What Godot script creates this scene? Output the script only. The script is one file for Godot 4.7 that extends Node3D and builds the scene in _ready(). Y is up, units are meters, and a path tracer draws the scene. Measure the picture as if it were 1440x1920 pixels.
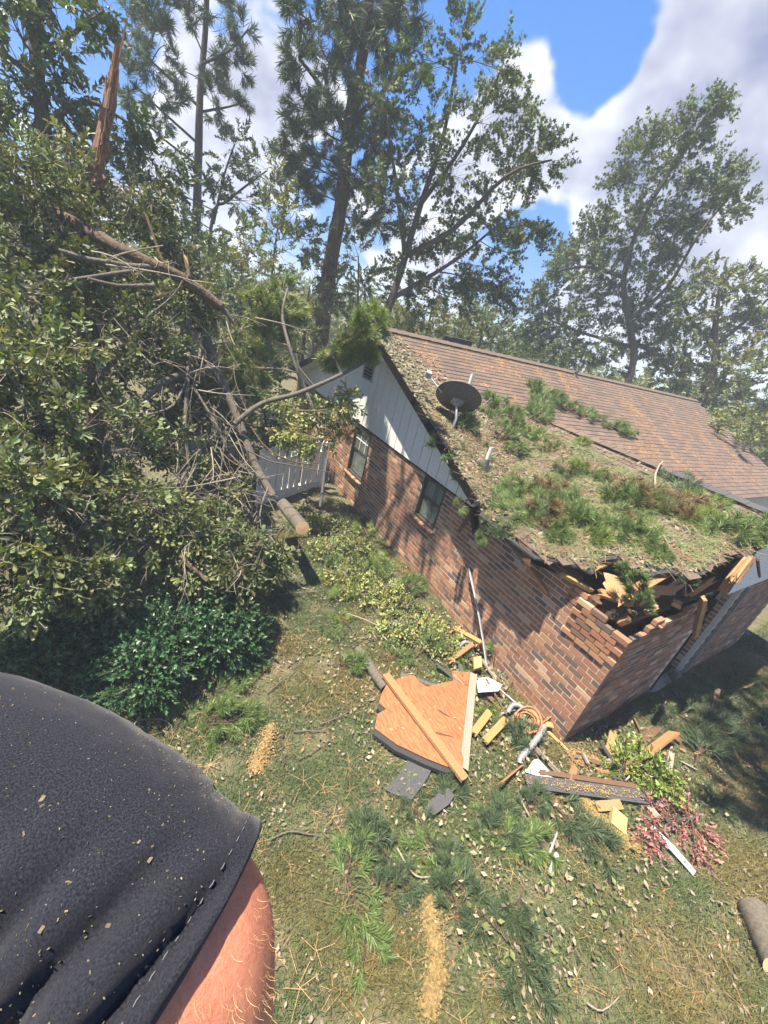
extends Node3D
# A storm-damaged brick house seen from high up beside its gable wall. x runs along the ridge, z towards the front garden.

var rng := RandomNumberGenerator.new()
var M := {}
var used := {}
var bumps := FastNoiseLite.new()

class MB:
	var v := PackedVector3Array()
	var n := PackedVector3Array()
	var c := PackedColorArray()
	var idx := PackedInt32Array()
	var col := Color.WHITE
	func tri(a: Vector3, b: Vector3, d: Vector3) -> void:
		var q := (d - a).cross(b - a)
		if q.length_squared() < 1e-16:
			return
		q = q.normalized()
		var i := v.size()
		v.append(a); v.append(b); v.append(d)
		n.append(q); n.append(q); n.append(q)
		c.append(col); c.append(col); c.append(col)
		idx.append(i); idx.append(i + 1); idx.append(i + 2)
	func quad(a: Vector3, b: Vector3, d: Vector3, e: Vector3) -> void:
		tri(a, b, d); tri(a, d, e)
	func box(t: Transform3D, s: Vector3) -> void:
		var p := []
		for k in 8:
			p.append(t * Vector3((0.5 if k & 1 else -0.5) * s.x, (0.5 if k & 2 else -0.5) * s.y, (0.5 if k & 4 else -0.5) * s.z))
		quad(p[0], p[2], p[3], p[1]); quad(p[5], p[7], p[6], p[4])
		quad(p[4], p[6], p[2], p[0]); quad(p[1], p[3], p[7], p[5])
		quad(p[2], p[6], p[7], p[3]); quad(p[4], p[0], p[1], p[5])
	func bx(x0: float, x1: float, y0: float, y1: float, z0: float, z1: float) -> void:
		box(Transform3D(Basis(), Vector3(x0 + x1, y0 + y1, z0 + z1) * 0.5), Vector3(x1 - x0, y1 - y0, z1 - z0))
	func tube(pts: Array, rad: Array, sides := 8, rough := 0.0, r: RandomNumberGenerator = null, cap := true) -> void:
		var first := v.size()
		var up := Vector3(0.31, 0.2, 0.93)
		var lastd := Vector3.UP
		for i in pts.size():
			var p: Vector3 = pts[i]
			var a: Vector3 = pts[maxi(i - 1, 0)]
			var b: Vector3 = pts[mini(i + 1, pts.size() - 1)]
			var d := (b - a).normalized()
			if d.length_squared() < 0.5:
				d = lastd
			lastd = d
			var x := up.cross(d)
			if x.length_squared() < 1e-4:
				x = Vector3.RIGHT.cross(d)
			x = x.normalized()
			var y := d.cross(x)
			up = y
			for k in sides:
				var an := TAU * k / sides
				var o := x * cos(an) + y * sin(an)
				var rr: float = rad[i]
				if r and rough > 0.0:
					rr *= 1.0 + r.randf_range(-rough, rough)
				v.append(p + o * rr); n.append(o); c.append(col)
		for i in pts.size() - 1:
			for k in sides:
				var a0 := first + i * sides + k
				var b0 := first + i * sides + (k + 1) % sides
				var c0 := b0 + sides
				var d0 := a0 + sides
				idx.append(a0); idx.append(d0); idx.append(c0)
				idx.append(a0); idx.append(c0); idx.append(b0)
		if cap and sides > 4:
			for e in [0, pts.size() - 1]:
				for k in range(1, sides - 1):
					var a1: Vector3 = v[first + e * sides]
					var b1: Vector3 = v[first + e * sides + k]
					var c1: Vector3 = v[first + e * sides + k + 1]
					if e == 0: tri(a1, b1, c1)
					else: tri(a1, c1, b1)
	func mesh() -> ArrayMesh:
		var arr := []
		arr.resize(Mesh.ARRAY_MAX)
		arr[Mesh.ARRAY_VERTEX] = v
		arr[Mesh.ARRAY_NORMAL] = n
		arr[Mesh.ARRAY_COLOR] = c
		arr[Mesh.ARRAY_INDEX] = idx
		var m := ArrayMesh.new()
		m.add_surface_from_arrays(Mesh.PRIMITIVE_TRIANGLES, arr)
		return m

class Many:
	var buf := PackedFloat32Array()
	var count := 0
	func add(t: Transform3D, c := Color.WHITE) -> void:
		var b := t.basis
		buf.append(b.x.x); buf.append(b.y.x); buf.append(b.z.x); buf.append(t.origin.x)
		buf.append(b.x.y); buf.append(b.y.y); buf.append(b.z.y); buf.append(t.origin.y)
		buf.append(b.x.z); buf.append(b.y.z); buf.append(b.z.z); buf.append(t.origin.z)
		buf.append(c.r); buf.append(c.g); buf.append(c.b); buf.append(1.0)
		count += 1

# ---------------------------------------------------------------- helpers
func numbered(s: String) -> String:
	if not used.has(s):
		used[s] = 0
		return s
	used[s] += 1
	return "%s_%03d" % [s, used[s]]

func tag(o: Node, label := "", category := "", group := "", kind := "") -> void:
	if label: o.set_meta("label", label)
	if category: o.set_meta("category", category)
	if group: o.set_meta("group", group)
	if kind: o.set_meta("kind", kind)

func thing(called: String, label: String, category: String, at := Vector3.ZERO, group := "") -> Node3D:
	var o := Node3D.new()
	o.name = numbered(called)
	add_child(o)
	o.position = at
	tag(o, label, category, group)
	return o

func put(called: String, m: Mesh, material: Material, parent: Node = null, t := Transform3D()) -> MeshInstance3D:
	var o := MeshInstance3D.new()
	o.name = numbered(called) if parent == null else called
	o.mesh = m
	o.material_override = material
	o.transform = t
	if parent == null: add_child(o)
	else: parent.add_child(o, true)
	return o

func many(called: String, m: Mesh, material: Material, list: Many, parent: Node = null) -> MultiMeshInstance3D:
	var mm := MultiMesh.new()
	mm.transform_format = MultiMesh.TRANSFORM_3D
	mm.use_colors = true
	mm.mesh = m
	mm.instance_count = list.count
	mm.buffer = list.buf
	var o := MultiMeshInstance3D.new()
	o.name = numbered(called) if parent == null else called
	o.multimesh = mm
	o.material_override = material
	o.set_meta("kind", "stuff")
	if parent == null: add_child(o)
	else: parent.add_child(o, true)
	return o

func rr(a: float, b: float) -> float:
	return rng.randf_range(a, b)

func ball() -> Vector3:
	while true:
		var p := Vector3(rr(-1, 1), rr(-1, 1), rr(-1, 1))
		if p.length_squared() <= 1.0:
			return p
	return Vector3.ZERO

func lin(r: float, g: float, b: float) -> Color:
	return Color(r, g, b).linear_to_srgb()

func noise_tex(freq: float, cols: Array, sd: int, octaves := 5, type := FastNoiseLite.TYPE_SIMPLEX_SMOOTH, stretch := Vector3.ONE) -> Texture2D:
	var f := FastNoiseLite.new()
	f.seed = sd
	f.noise_type = type
	f.frequency = freq
	f.fractal_octaves = octaves
	var n := NoiseTexture2D.new()
	n.width = 512
	n.height = 512
	n.seamless = true
	n.noise = f
	if cols.size():
		var g := Gradient.new()
		var offs := PackedFloat32Array()
		var cc := PackedColorArray()
		for i in cols.size():
			offs.append(float(i) / (cols.size() - 1))
			cc.append((cols[i] as Color).linear_to_srgb())
		g.offsets = offs
		g.colors = cc
		n.color_ramp = g
	return n

func mat(name: String, c: Color, rough := 0.85, tex: Texture2D = null, scale := Vector3.ONE, bump: Texture2D = null, bump_cm := 0.0, world := false) -> StandardMaterial3D:
	var m := StandardMaterial3D.new()
	m.albedo_color = c.linear_to_srgb()
	m.roughness = rough
	m.vertex_color_use_as_albedo = true
	if tex or bump:
		m.uv1_triplanar = true
		m.uv1_world_triplanar = world
		m.uv1_scale = scale
	if tex:
		m.albedo_texture = tex
	if bump:
		m.heightmap_enabled = true
		m.heightmap_texture = bump
		m.heightmap_scale = bump_cm
	M[name] = m
	return m

func leafy(name: String, c: Color, back: float, rough := 0.5) -> void:
	var m := mat(name, c, rough)
	m.backlight_enabled = true
	m.backlight = Color(back, back, back * 0.45)

func gh(x: float, z: float) -> float:
	var h := bumps.get_noise_2d(x * 14.0, z * 14.0) * 0.05
	# loose branches and straw heaped along the gable wall
	var along := smoothstep(-1.6, -3.0, z) * smoothstep(-9.0, -7.0, z)
	h += 0.14 * along * exp(-pow((x + 0.45) / 0.55, 2.0)) * (0.6 + 0.8 * absf(bumps.get_noise_2d(x * 40.0 + 9.0, z * 40.0)))
	return h

func basis_to(d: Vector3, roll := 0.0) -> Basis:
	# a basis whose y axis runs along d
	d = d.normalized()
	var x := d.cross(Vector3(0.13, 0.97, 0.21))
	if x.length_squared() < 1e-3:
		x = d.cross(Vector3.RIGHT)
	x = x.normalized().rotated(d, roll)
	return Basis(x, d, x.cross(d))

func curve(a: Vector3, b: Vector3, steps: int, bend: float, sag := 0.0) -> Array:
	var out := []
	var side := ball() * bend * a.distance_to(b)
	for i in steps + 1:
		var t := float(i) / steps
		out.append(a.lerp(b, t) + side * sin(t * PI) + Vector3.DOWN * sag * a.distance_to(b) * t * t)
	return out

func radii(a: float, b: float, n: int) -> Array:
	var out := []
	for i in n:
		out.append(lerpf(a, b, float(i) / (n - 1)))
	return out

# lumber: a squared length of wood from a to b; ragged ends are splintered
func lumber(a: Vector3, b: Vector3, w: float, t: float, roll := 0.0, rag0 := 0.0, rag1 := 0.0, bend := 0.0) -> ArrayMesh:
	var mb := MB.new()
	var d := b - a
	var len := d.length()
	var bs := basis_to(d, roll)
	var ring := []
	var nx := 5
	for i in nx: ring.append(Vector2(lerpf(-0.5, 0.5, float(i) / (nx - 1)) * w, -0.5 * t))
	for i in nx: ring.append(Vector2(lerpf(0.5, -0.5, float(i) / (nx - 1)) * w, 0.5 * t))
	var rows := []
	var segs := 4
	var e0 := []
	var e1 := []
	for k in ring.size():
		e0.append(rng.randf() * rag0)
		e1.append(rng.randf() * rag1)
	for s in segs + 1:
		var row := []
		for k in ring.size():
			var f := float(s) / segs
			var y: float = lerpf(e0[k], len - e1[k], f)
			var p: Vector2 = ring[k]
			row.append(a + bs * Vector3(p.x + rr(-0.002, 0.002), y, p.y + bend * sin(f * PI) + rr(-0.001, 0.001)))
		rows.append(row)
	for s in segs:
		for k in ring.size():
			var k2 := (k + 1) % ring.size()
			mb.quad(rows[s][k], rows[s + 1][k], rows[s + 1][k2], rows[s][k2])
	for e in [0, segs]:
		for k in nx - 1:
			var q := [rows[e][k], rows[e][k + 1], rows[e][ring.size() - 2 - k], rows[e][ring.size() - 1 - k]]
			if e == 0: mb.quad(q[0], q[1], q[2], q[3])
			else: mb.quad(q[3], q[2], q[1], q[0])
	return mb.mesh()

func board(called: String, label: String, category: String, a: Vector3, b: Vector3, w: float, t: float, material: String, roll := 0.0, rag0 := 0.0, rag1 := 0.0, bend := 0.0) -> MeshInstance3D:
	var o := put(called, lumber(Vector3.ZERO, b - a, w, t, roll, rag0, rag1, bend), M[material], null, Transform3D(Basis(), a))
	tag(o, label, category)
	return o

# a flat polygon with thickness; pts run round it in the plane y = 0 of the result
func slab(pts: PackedVector2Array, lift: Callable, thick: float) -> ArrayMesh:
	var mb := MB.new()
	var ids := Geometry2D.triangulate_polygon(pts)
	var down := Vector3.DOWN * thick
	for i in range(0, ids.size(), 3):
		var a: Vector3 = lift.call(pts[ids[i]])
		var b: Vector3 = lift.call(pts[ids[i + 1]])
		var d: Vector3 = lift.call(pts[ids[i + 2]])
		if (d - a).cross(b - a).y < 0.0:
			var sw := b
			b = d
			d = sw
		mb.tri(a, b, d)
		mb.tri(a + down, d + down, b + down)
	var cw := Geometry2D.is_polygon_clockwise(pts)
	for i in pts.size():
		var a: Vector3 = lift.call(pts[i])
		var b: Vector3 = lift.call(pts[(i + 1) % pts.size()])
		if cw: mb.quad(a + down, a, b, b + down)
		else: mb.quad(b + down, b, a, a + down)
	return mb.mesh()

# ---------------------------------------------------------------- leaves
# one broad leaf, stalk at the origin, running along y, blade facing z
func leaf(mb: MB, t: Transform3D, l: float, w: float, shape: int) -> void:
	var p := func(x: float, y: float, z: float) -> Vector3: return t * Vector3(x * w, y * l, z * w)
	if shape == 0:      # narrow at the stalk, rounded wide tip
		for s in [-1.0, 1.0]:
			mb.tri(p.call(0, 0, 0), p.call(s * 0.3, 0.5, 0.1), p.call(0, 0.55, 0))
			mb.tri(p.call(0, 0.55, 0), p.call(s * 0.3, 0.5, 0.1), p.call(s * 0.52, 0.82, 0.16))
			mb.tri(p.call(0, 0.55, 0), p.call(s * 0.52, 0.82, 0.16), p.call(s * 0.22, 1.0, 0.04))
			mb.tri(p.call(0, 0.55, 0), p.call(s * 0.22, 1.0, 0.04), p.call(0, 0.97, -0.02))
	elif shape == 1:    # pointed lobes like a star
		for a in 5:
			var an := (a - 2) * 1.05
			var d := Vector2(sin(an), cos(an))
			var e := Vector2(d.y, -d.x) * 0.17
			var tip := Vector2(0, 0.4) + d * (0.62 - 0.09 * absf(a - 2))
			var mid := Vector2(0, 0.38) + d * 0.16
			mb.tri(p.call(0, 0.36, 0), p.call(mid.x + e.x, mid.y + e.y, 0.03), p.call(tip.x, tip.y, -0.12))
			mb.tri(p.call(0, 0.36, 0), p.call(tip.x, tip.y, -0.12), p.call(mid.x - e.x, mid.y - e.y, 0.03))
		mb.tri(p.call(0.015, 0, 0), p.call(-0.015, 0, 0), p.call(0, 0.4, 0))
	else:               # plain oval, folded along its rib
		for s in [-1.0, 1.0]:
			mb.tri(p.call(0, 0, 0), p.call(s * 0.5, 0.45, 0.18), p.call(0, 0.5, 0))
			mb.tri(p.call(0, 0.5, 0), p.call(s * 0.5, 0.45, 0.18), p.call(0, 1, -0.05))

func spray(n: int, l: float, w: float, shape: int, twig: float, wood: Color, vary := 0.3) -> ArrayMesh:
	var mb := MB.new()
	mb.col = wood
	mb.tube([Vector3.ZERO, Vector3(0.02, twig * 0.5, 0.01), Vector3(0, twig, 0.03)], [0.006, 0.004, 0.002], 3, 0.0, null, false)
	for i in n:
		var f := pow((i + 0.7) / n, 0.75)
		var d := Vector3.UP.rotated(Vector3.RIGHT, rr(0.35, 1.25)).rotated(Vector3.UP, i * 2.4 + rr(-0.4, 0.4))
		var b := basis_to(d, rr(-0.8, 0.8))
		var k := 1.0 + rr(-vary, vary)
		mb.col = Color(k * rr(0.9, 1.15), k, k * rr(0.75, 1.1))
		leaf(mb, Transform3D(b, Vector3(0, f * twig, 0.02)), l * rr(0.7, 1.15), w * rr(0.75, 1.1), shape)
	return mb.mesh()

func needles(n: int, l: float, w: float, stem: float, spread0: float, spread1: float) -> ArrayMesh:
	var mb := MB.new()
	mb.col = Color(0.9, 0.6, 0.4)
	mb.tube([Vector3.ZERO, Vector3(0, stem, 0)], [0.006, 0.004], 3, 0.0, null, false)
	for i in n:
		var d := Vector3.UP.rotated(Vector3.RIGHT, rr(spread0, spread1)).rotated(Vector3.UP, rng.randf() * TAU)
		var s := d.cross(Vector3(rr(-1, 1), rr(-1, 1), rr(-1, 1))).normalized() * w * 0.5
		var o := Vector3(0, stem * pow(rng.randf(), 0.6), 0)
		var k := rr(0.65, 1.35)
		mb.col = Color(k * rr(0.85, 1.2), k, k * rr(0.7, 1.0))
		var ll := l * rr(0.75, 1.1)
		var droop := Vector3(0, -0.12 * ll, 0)
		mb.quad(o - s, o + d * ll * 0.55 - s, o + d * ll * 0.55 + s, o + s)
		mb.tri(o + d * ll * 0.55 - s, o + d * ll + droop, o + d * ll * 0.55 + s)
	return mb.mesh()

var KIT := {}
var torn := PackedVector2Array()

# A tree: skel is a list of [points, first radius, last radius]; blobs [centre, radius] are masses of the crown that branches reach out to.
func tree(called: String, label: String, category: String, skel: Array, blobs: Array, o := {}) -> Node3D:
	var base: Vector3 = skel[0][0][0]
	var root := thing(called, label, category, base, o.get("group", ""))
	var wood := MB.new()
	var joints := []
	for s in skel:
		var pts := []
		var src: Array = s[0]
		for i in src.size() - 1:     # soften the joints
			for k in 4:
				var t := k / 4.0
				var p0: Vector3 = src[maxi(i - 1, 0)]
				var p3: Vector3 = src[mini(i + 2, src.size() - 1)]
				pts.append((src[i] as Vector3).cubic_interpolate(src[i + 1], p0, p3, t) - base)
		pts.append((src[-1] as Vector3) - base)
		var rad := radii(s[1], s[2], pts.size())
		wood.tube(pts, rad, 10 if s[1] > 0.05 else 6, 0.06, rng)
		for i in range(2 if s == skel[0] else 0, pts.size()):
			joints.append([pts[i], rad[i]])
	put("trunk", wood.mesh(), M[o.get("bark", "bark")], root)
	var twigs := MB.new()
	var list := Many.new()
	var per: float = o.get("per", 9.0)        # twigs for each blob of 1 m radius
	var size: float = o.get("size", 1.0)
	var lean: Vector3 = o.get("lean", Vector3.ZERO)
	var run: int = o.get("run", 3)
	var flat: float = o.get("flat", 1.0)
	var thick: float = o.get("thick", 1.0)
	var pale: float = o.get("pale", 0.25)
	var lowest: float = o.get("lowest", 0.0) - base.y
	for b in blobs:
		var c: Vector3 = b[0] - base
		var r: float = b[1]
		var best := 1e9
		var from := Vector3.ZERO
		var fr := 0.05
		for j in joints:
			var p: Vector3 = j[0]
			var dd := c.distance_to(p) + maxf(0.0, p.y - c.y) * 1.2
			if dd < best:
				best = dd
				from = p
				fr = j[1]
		var limb := curve(from, c + ball() * r * 0.2, 5, 0.09)
		var r0 := clampf(minf(fr * 0.6, 0.011 * best + 0.012) * thick, 0.008, 0.2)
		twigs.tube(limb, radii(r0, r0 * 0.35, 6), 5, 0.0, null, false)
		var n := int(per * (0.35 + r * r * 1.1)) + 2
		var tone := rr(1.0 - pale, 1.0 + pale)
		for i in n:
			var q := ball()
			q = q.normalized() * pow(q.length(), 0.6) * r
			q.y *= flat
			var start: Vector3 = limb[rng.randi_range(2, 5)]
			var e := c + q
			e.y = maxf(e.y, lowest + 0.05)
			var tw := curve(start, e, 3, 0.12, -0.05)
			twigs.tube(tw, radii(r0 * 0.32, 0.004, 4), 3, 0.0, null, false)
			var k := tone * rr(0.75, 1.25)
			for u in run:
				var f := 1.0 - u * 0.55 / run
				var p: Vector3 = start.lerp(e, f) + ball() * 0.16 * size * minf(r, 1.0)
				var d: Vector3 = (e - start).normalized() + ball() * 0.8 + lean
				var sc := size * rr(0.75, 1.25)
				list.add(Transform3D(basis_to(d, rng.randf() * TAU).scaled(Vector3.ONE * sc), p), Color(k * rr(0.85, 1.2), k * rr(0.92, 1.08), k * rr(0.8, 1.1)))
	put("branches", twigs.mesh(), M[o.get("bark", "bark")], root)
	if o.has("bare"):
		var dead := MB.new()
		for b in blobs:
			for i in o.bare:
				var c: Vector3 = b[0] - base
				var r: float = b[1]
				var dir := (ball() + (EYE - (b[0] as Vector3)).normalized() * 0.7).normalized()
				var a := c + ball() * r * 0.5
				var e := a + (dir + ball() * 0.5) * r * rr(0.7, 1.5)
				e.y = maxf(e.y, lowest + 0.05)
				var r1 := rr(0.004, 0.012)
				var tw := curve(a, e, 4, 0.16, rr(0.0, 0.2))
				dead.tube(tw, radii(r1, 0.002, 5), 4, 0.0, null, false)
				for u in 3:
					var p: Vector3 = tw[u + 2]
					dead.tube(curve(p, p + (e - a).length() * (dir * 0.3 + ball() * 0.35), 2, 0.1), radii(r1 * 0.5, 0.0015, 3), 3, 0.0, null, false)
		for q in o.get("tangle", []):
			for i in q[2]:
				var a: Vector3 = q[0] - base + ball() * q[1]
				var e: Vector3 = a + (ball() + Vector3(0.15, -0.5, 0.2)).normalized() * q[1] * rr(0.6, 1.5)
				var r1 := rr(0.004, 0.014)
				var tw := curve(a, e, 5, 0.16, rr(-0.1, 0.2))
				dead.tube(tw, radii(r1, 0.003, 6), 5, 0.0, null, false)
				for u in 4:
					var p: Vector3 = tw[u + 1]
					dead.tube(curve(p, p + ((e - a).normalized() * 0.5 + ball() * 0.6) * q[1] * 0.5, 3, 0.15), radii(r1 * 0.5, 0.0015, 4), 3, 0.0, null, false)
		put("dead_twigs", dead.mesh(), M.pale_bark, root)
	many("crown", KIT[o.get("leaf", "far_leaves")], M[o.get("green", "leaf_green")], list, root)
	return root

# a broken bough lying about: stem and needles, made once for each variant
func bough_parts(l: float, tufts: int, sd: int) -> Array:
	rng.seed = sd
	var stem := MB.new()
	var nd := MB.new()
	var tuft := [KIT.tuft_near, KIT.tuft_near2]
	var main := curve(Vector3.ZERO, Vector3(l, 0.02, 0), 5, 0.06)
	stem.tube(main, radii(0.014, 0.005, 6), 5)
	for i in tufts:
		var f := 0.2 + 0.8 * (i + rng.randf()) / tufts
		var p: Vector3 = (main[0] as Vector3).lerp(main[5], f)
		var d := Vector3(rr(0.2, 1), rr(-0.1, 0.35), rr(-1, 1)).normalized()
		var e := p + d * l * rr(0.12, 0.32) * (1.15 - 0.5 * f)
		e.y = clampf(e.y, -0.01, 0.12)
		stem.tube([p, p.lerp(e, 0.5) + Vector3(0, 0.01, 0), e], [0.006, 0.005, 0.003], 3, 0.0, null, false)
		var src: ArrayMesh = tuft[i % 2]
		var arr := src.surface_get_arrays(0)
		var t := Transform3D(basis_to(d + ball() * 0.4, rng.randf() * TAU), e)
		var at := nd.v.size()
		var vv: PackedVector3Array = arr[Mesh.ARRAY_VERTEX]
		var nn: PackedVector3Array = arr[Mesh.ARRAY_NORMAL]
		var cc: PackedColorArray = arr[Mesh.ARRAY_COLOR]
		var ii: PackedInt32Array = arr[Mesh.ARRAY_INDEX]
		for k in vv.size():
			var w := t * vv[k]
			w.y = maxf(w.y, -0.02 + 0.03 * rng.randf())
			nd.v.append(w)
			nd.n.append(t.basis * nn[k])
			nd.c.append(cc[k])
		for k in ii: nd.idx.append(at + k)
	return [stem.mesh(), nd.mesh()]

var BOUGHS := []
func bough(label: String, at: Vector3, turn: float, tilt: Basis, k: float, variant: int, green := "needle_green", group := "") -> Node3D:
	var o := thing("pine_bough", label, "pine bough", at, group)
	if group == "pine boughs on the torn lower roof" or group == "pine boughs on the lower lawn":
		var w := bough_words(at, green, group.contains("roof"))
		tag(o, w[0], "", w[1])
	o.basis = tilt * Basis(Vector3.UP, turn).scaled(Vector3.ONE * k)
	put("stem", BOUGHS[variant % BOUGHS.size()][0], M.pine_bark, o)
	put("needles", BOUGHS[variant % BOUGHS.size()][1], M[green], o)
	return o

# what tells one bough from the next: its colour and the part of the place it lies in
func bough_words(p: Vector3, green: String, onroof: bool) -> Array:
	var hue: String = {"needle_green": "mid green", "needle_bright": "yellow-green", "needle_dark": "dark green", "needle_brown": "withered brown"}[green]
	var where := ""
	if onroof:
		where = "by the lower ridge caps" if p.x > 1.9 else ("along the torn eave edge" if p.x - 0.45 * (p.z + 1.0) < 0.35 and p.z > -2.2 else ("beside the vent pipe and valley" if p.z < -2.4 else "in the middle of the litter"))
		return ["%s pine bough on the torn lower roof %s" % [hue, where], "%s pine boughs %s" % [hue, where]]
	where = "left of the long sawdust streak" if p.x < -2.95 else ("below the roofing scraps" if p.z < 0.55 else "right of the long sawdust streak")
	return ["%s pine bough on the lower lawn %s" % [hue, where], "%s pine boughs %s" % [hue, where]]

func stick(called: String, label: String, category: String, pts: Array, r0: float, r1: float, material := "grey_bark", sides := 6) -> Node3D:
	var base: Vector3 = pts[0]
	var mb := MB.new()
	var q := []
	for i in pts.size() - 1:
		for k in 3:
			q.append((pts[i] as Vector3).cubic_interpolate(pts[i + 1], pts[maxi(i - 1, 0)], pts[mini(i + 2, pts.size() - 1)], k / 3.0) - base + ball() * r0 * 0.25)
	q.append((pts[-1] as Vector3) - base)
	mb.tube(q, radii(r0, r1, q.size()), sides, 0.08, rng)
	var o := put(called, mb.mesh(), M[material], null, Transform3D(Basis(), base))
	tag(o, label, category)
	return o

# ---------------------------------------------------------------- the scene
func _ready() -> void:
	rng.seed = 11
	bumps.seed = 4
	bumps.frequency = 0.05
	view_and_light()
	materials()
	kits()
	ground()
	house()
	roof_litter()
	back_trees()
	fallen_oak()
	fence_and_shrubs()
	fallen_pine()
	corner_wreck()
	yard_debris()
	lawn_cover()
	person()

func view_and_light() -> void:
	var cam := Camera3D.new()
	cam.name = "camera"
	cam.basis = Basis(Vector3(0.8453, 0.22557, 0.48434), Vector3(0.04679, 0.87177, -0.48768), Vector3(-0.53224, 0.4349, 0.72635)).orthonormalized()
	cam.position = Vector3(-4.661, 4.434, 1.252)
	cam.fov = 103.39
	cam.near = 0.02
	cam.far = 900.0
	add_child(cam)
	cam.current = true
	var env := Environment.new()
	env.background_mode = Environment.BG_SKY
	var sky := Sky.new()
	var pm := PanoramaSkyMaterial.new()
	pm.panorama = sky_picture()
	pm.energy_multiplier = 0.70
	sky.sky_material = pm
	env.sky = sky
	env.tonemap_mode = Environment.TONE_MAPPER_LINEAR
	env.tonemap_exposure = 3.7
	env.fog_enabled = true
	env.fog_density = 0.0038
	env.fog_light_color = Color(0.80, 0.86, 0.92)
	env.sdfgi_enabled = true
	env.ssao_enabled = true
	env.ssil_enabled = true
	var we := WorldEnvironment.new()
	we.name = "world"
	we.environment = env
	add_child(we)
	var sun := DirectionalLight3D.new()
	sun.name = "sun"
	sun.light_energy = 1.5
	sun.light_color = Color(1.0, 0.95, 0.86)
	sun.light_angular_distance = 0.5
	sun.shadow_enabled = true
	add_child(sun)
	sun.look_at_from_position(Vector3.ZERO, Vector3(0.38, -1.22, 0.13), Vector3.RIGHT)

func sky_picture() -> ImageTexture:
	var w := 1800
	var h := 900
	var f := FastNoiseLite.new()
	f.seed = 21
	f.frequency = 1.5
	f.fractal_octaves = 6
	f.fractal_gain = 0.52
	var f2 := FastNoiseLite.new()
	f2.seed = 5
	f2.frequency = 3.2
	f2.fractal_octaves = 5
	# broad masses of cloud (+) and open blue (-): direction, reach, weight
	var eye := Vector3(-4.661, 4.434, 1.252)
	var mass := []
	for m in [[Vector3(1.492, 8.015, -5.771), 0.15, 1.0], [Vector3(2.425, 7.733, -4.985), 0.2, 0.8], [Vector3(0.891, 8.432, -6.042), 0.08, 0.6], [Vector3(2.867, 8.591, -3.852), 0.35, 0.42], [Vector3(4.045, 6.987, -2.953), 0.4, 0.5], [Vector3(-2.189, 7.512, -7.936), 0.11, 0.9], [Vector3(-4.645, 6.548, -8.522), 0.22, 0.3], [Vector3(-2.542, 6.544, -8.290), 0.12, 0.45], [Vector3(2.361, 5.255, -5.820), 0.14, 0.4], [Vector3(-3.686, 5.674, -8.623), 0.14, 0.4],
			[Vector3(0.020, 8.801, -6.430), 0.17, -1.2], [Vector3(1.520, 8.752, -5.317), 0.115, -1.6], [Vector3(1.949, 8.390, -5.124), 0.07, -0.9], [Vector3(2.320, 6.394, -5.634), 0.12, -1.4], [Vector3(-2.584, 7.896, -7.897), 0.10, -0.7], [Vector3(-0.795, 5.750, -7.876), 0.12, -0.3], [Vector3(-4.279, 7.186, -8.354), 0.14, -0.5], [Vector3(-5.041, 5.789, -8.648), 0.12, -0.4], [Vector3(2.646, 5.344, -5.514), 0.12, -0.5]]:
		mass.append([((m[0] as Vector3) - eye).normalized(), m[1], m[2]])
	var im := Image.create(w, h, false, Image.FORMAT_RGBAF)
	for j in h:
		var th := (j + 0.5) / h * PI
		var y := cos(th)
		var st := sin(th)
		for i in w:
			var ph := (i + 0.5) / w * TAU
			var d := Vector3(sin(ph) * st, y, -cos(ph) * st)
			var up := clampf(y, 0.0, 1.0)
			var blue := Color(0.10, 0.23, 0.44).lerp(Color(0.024, 0.095, 0.33), pow(up, 0.55))
			if y < -0.05:
				im.set_pixel(i, j, Color(0.12, 0.14, 0.1))
				continue
			var q := Vector3(d.x, d.y * 1.5, d.z)
			var v := f.get_noise_3dv(q * 1.5) * 0.75 + 0.03
			for m in mass:
				var e: float = (d.distance_squared_to(m[0])) / (m[1] * m[1])
				if e < 6.0:
					v += m[2] * exp(-e)
			v += f2.get_noise_3dv(q * 2.6) * 0.52
			var cover := smoothstep(0.03, 0.32, v)
			if cover > 0.0:
				var up_v := f2.get_noise_3dv((q + Vector3(0, 0.11, 0)) * 2.6) * 0.3
				var shade := clampf(0.68 + (f2.get_noise_3dv(q * 2.6) * 0.3 - up_v) * 1.8 - (v - 0.4) * 0.55, 0.0, 1.0)
				var cloud := Color(0.15, 0.165, 0.245).lerp(Color(0.45, 0.455, 0.475), shade)
				blue = blue.lerp(cloud, cover * 0.96)
			im.set_pixel(i, j, blue)
	return ImageTexture.create_from_image(im)

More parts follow.
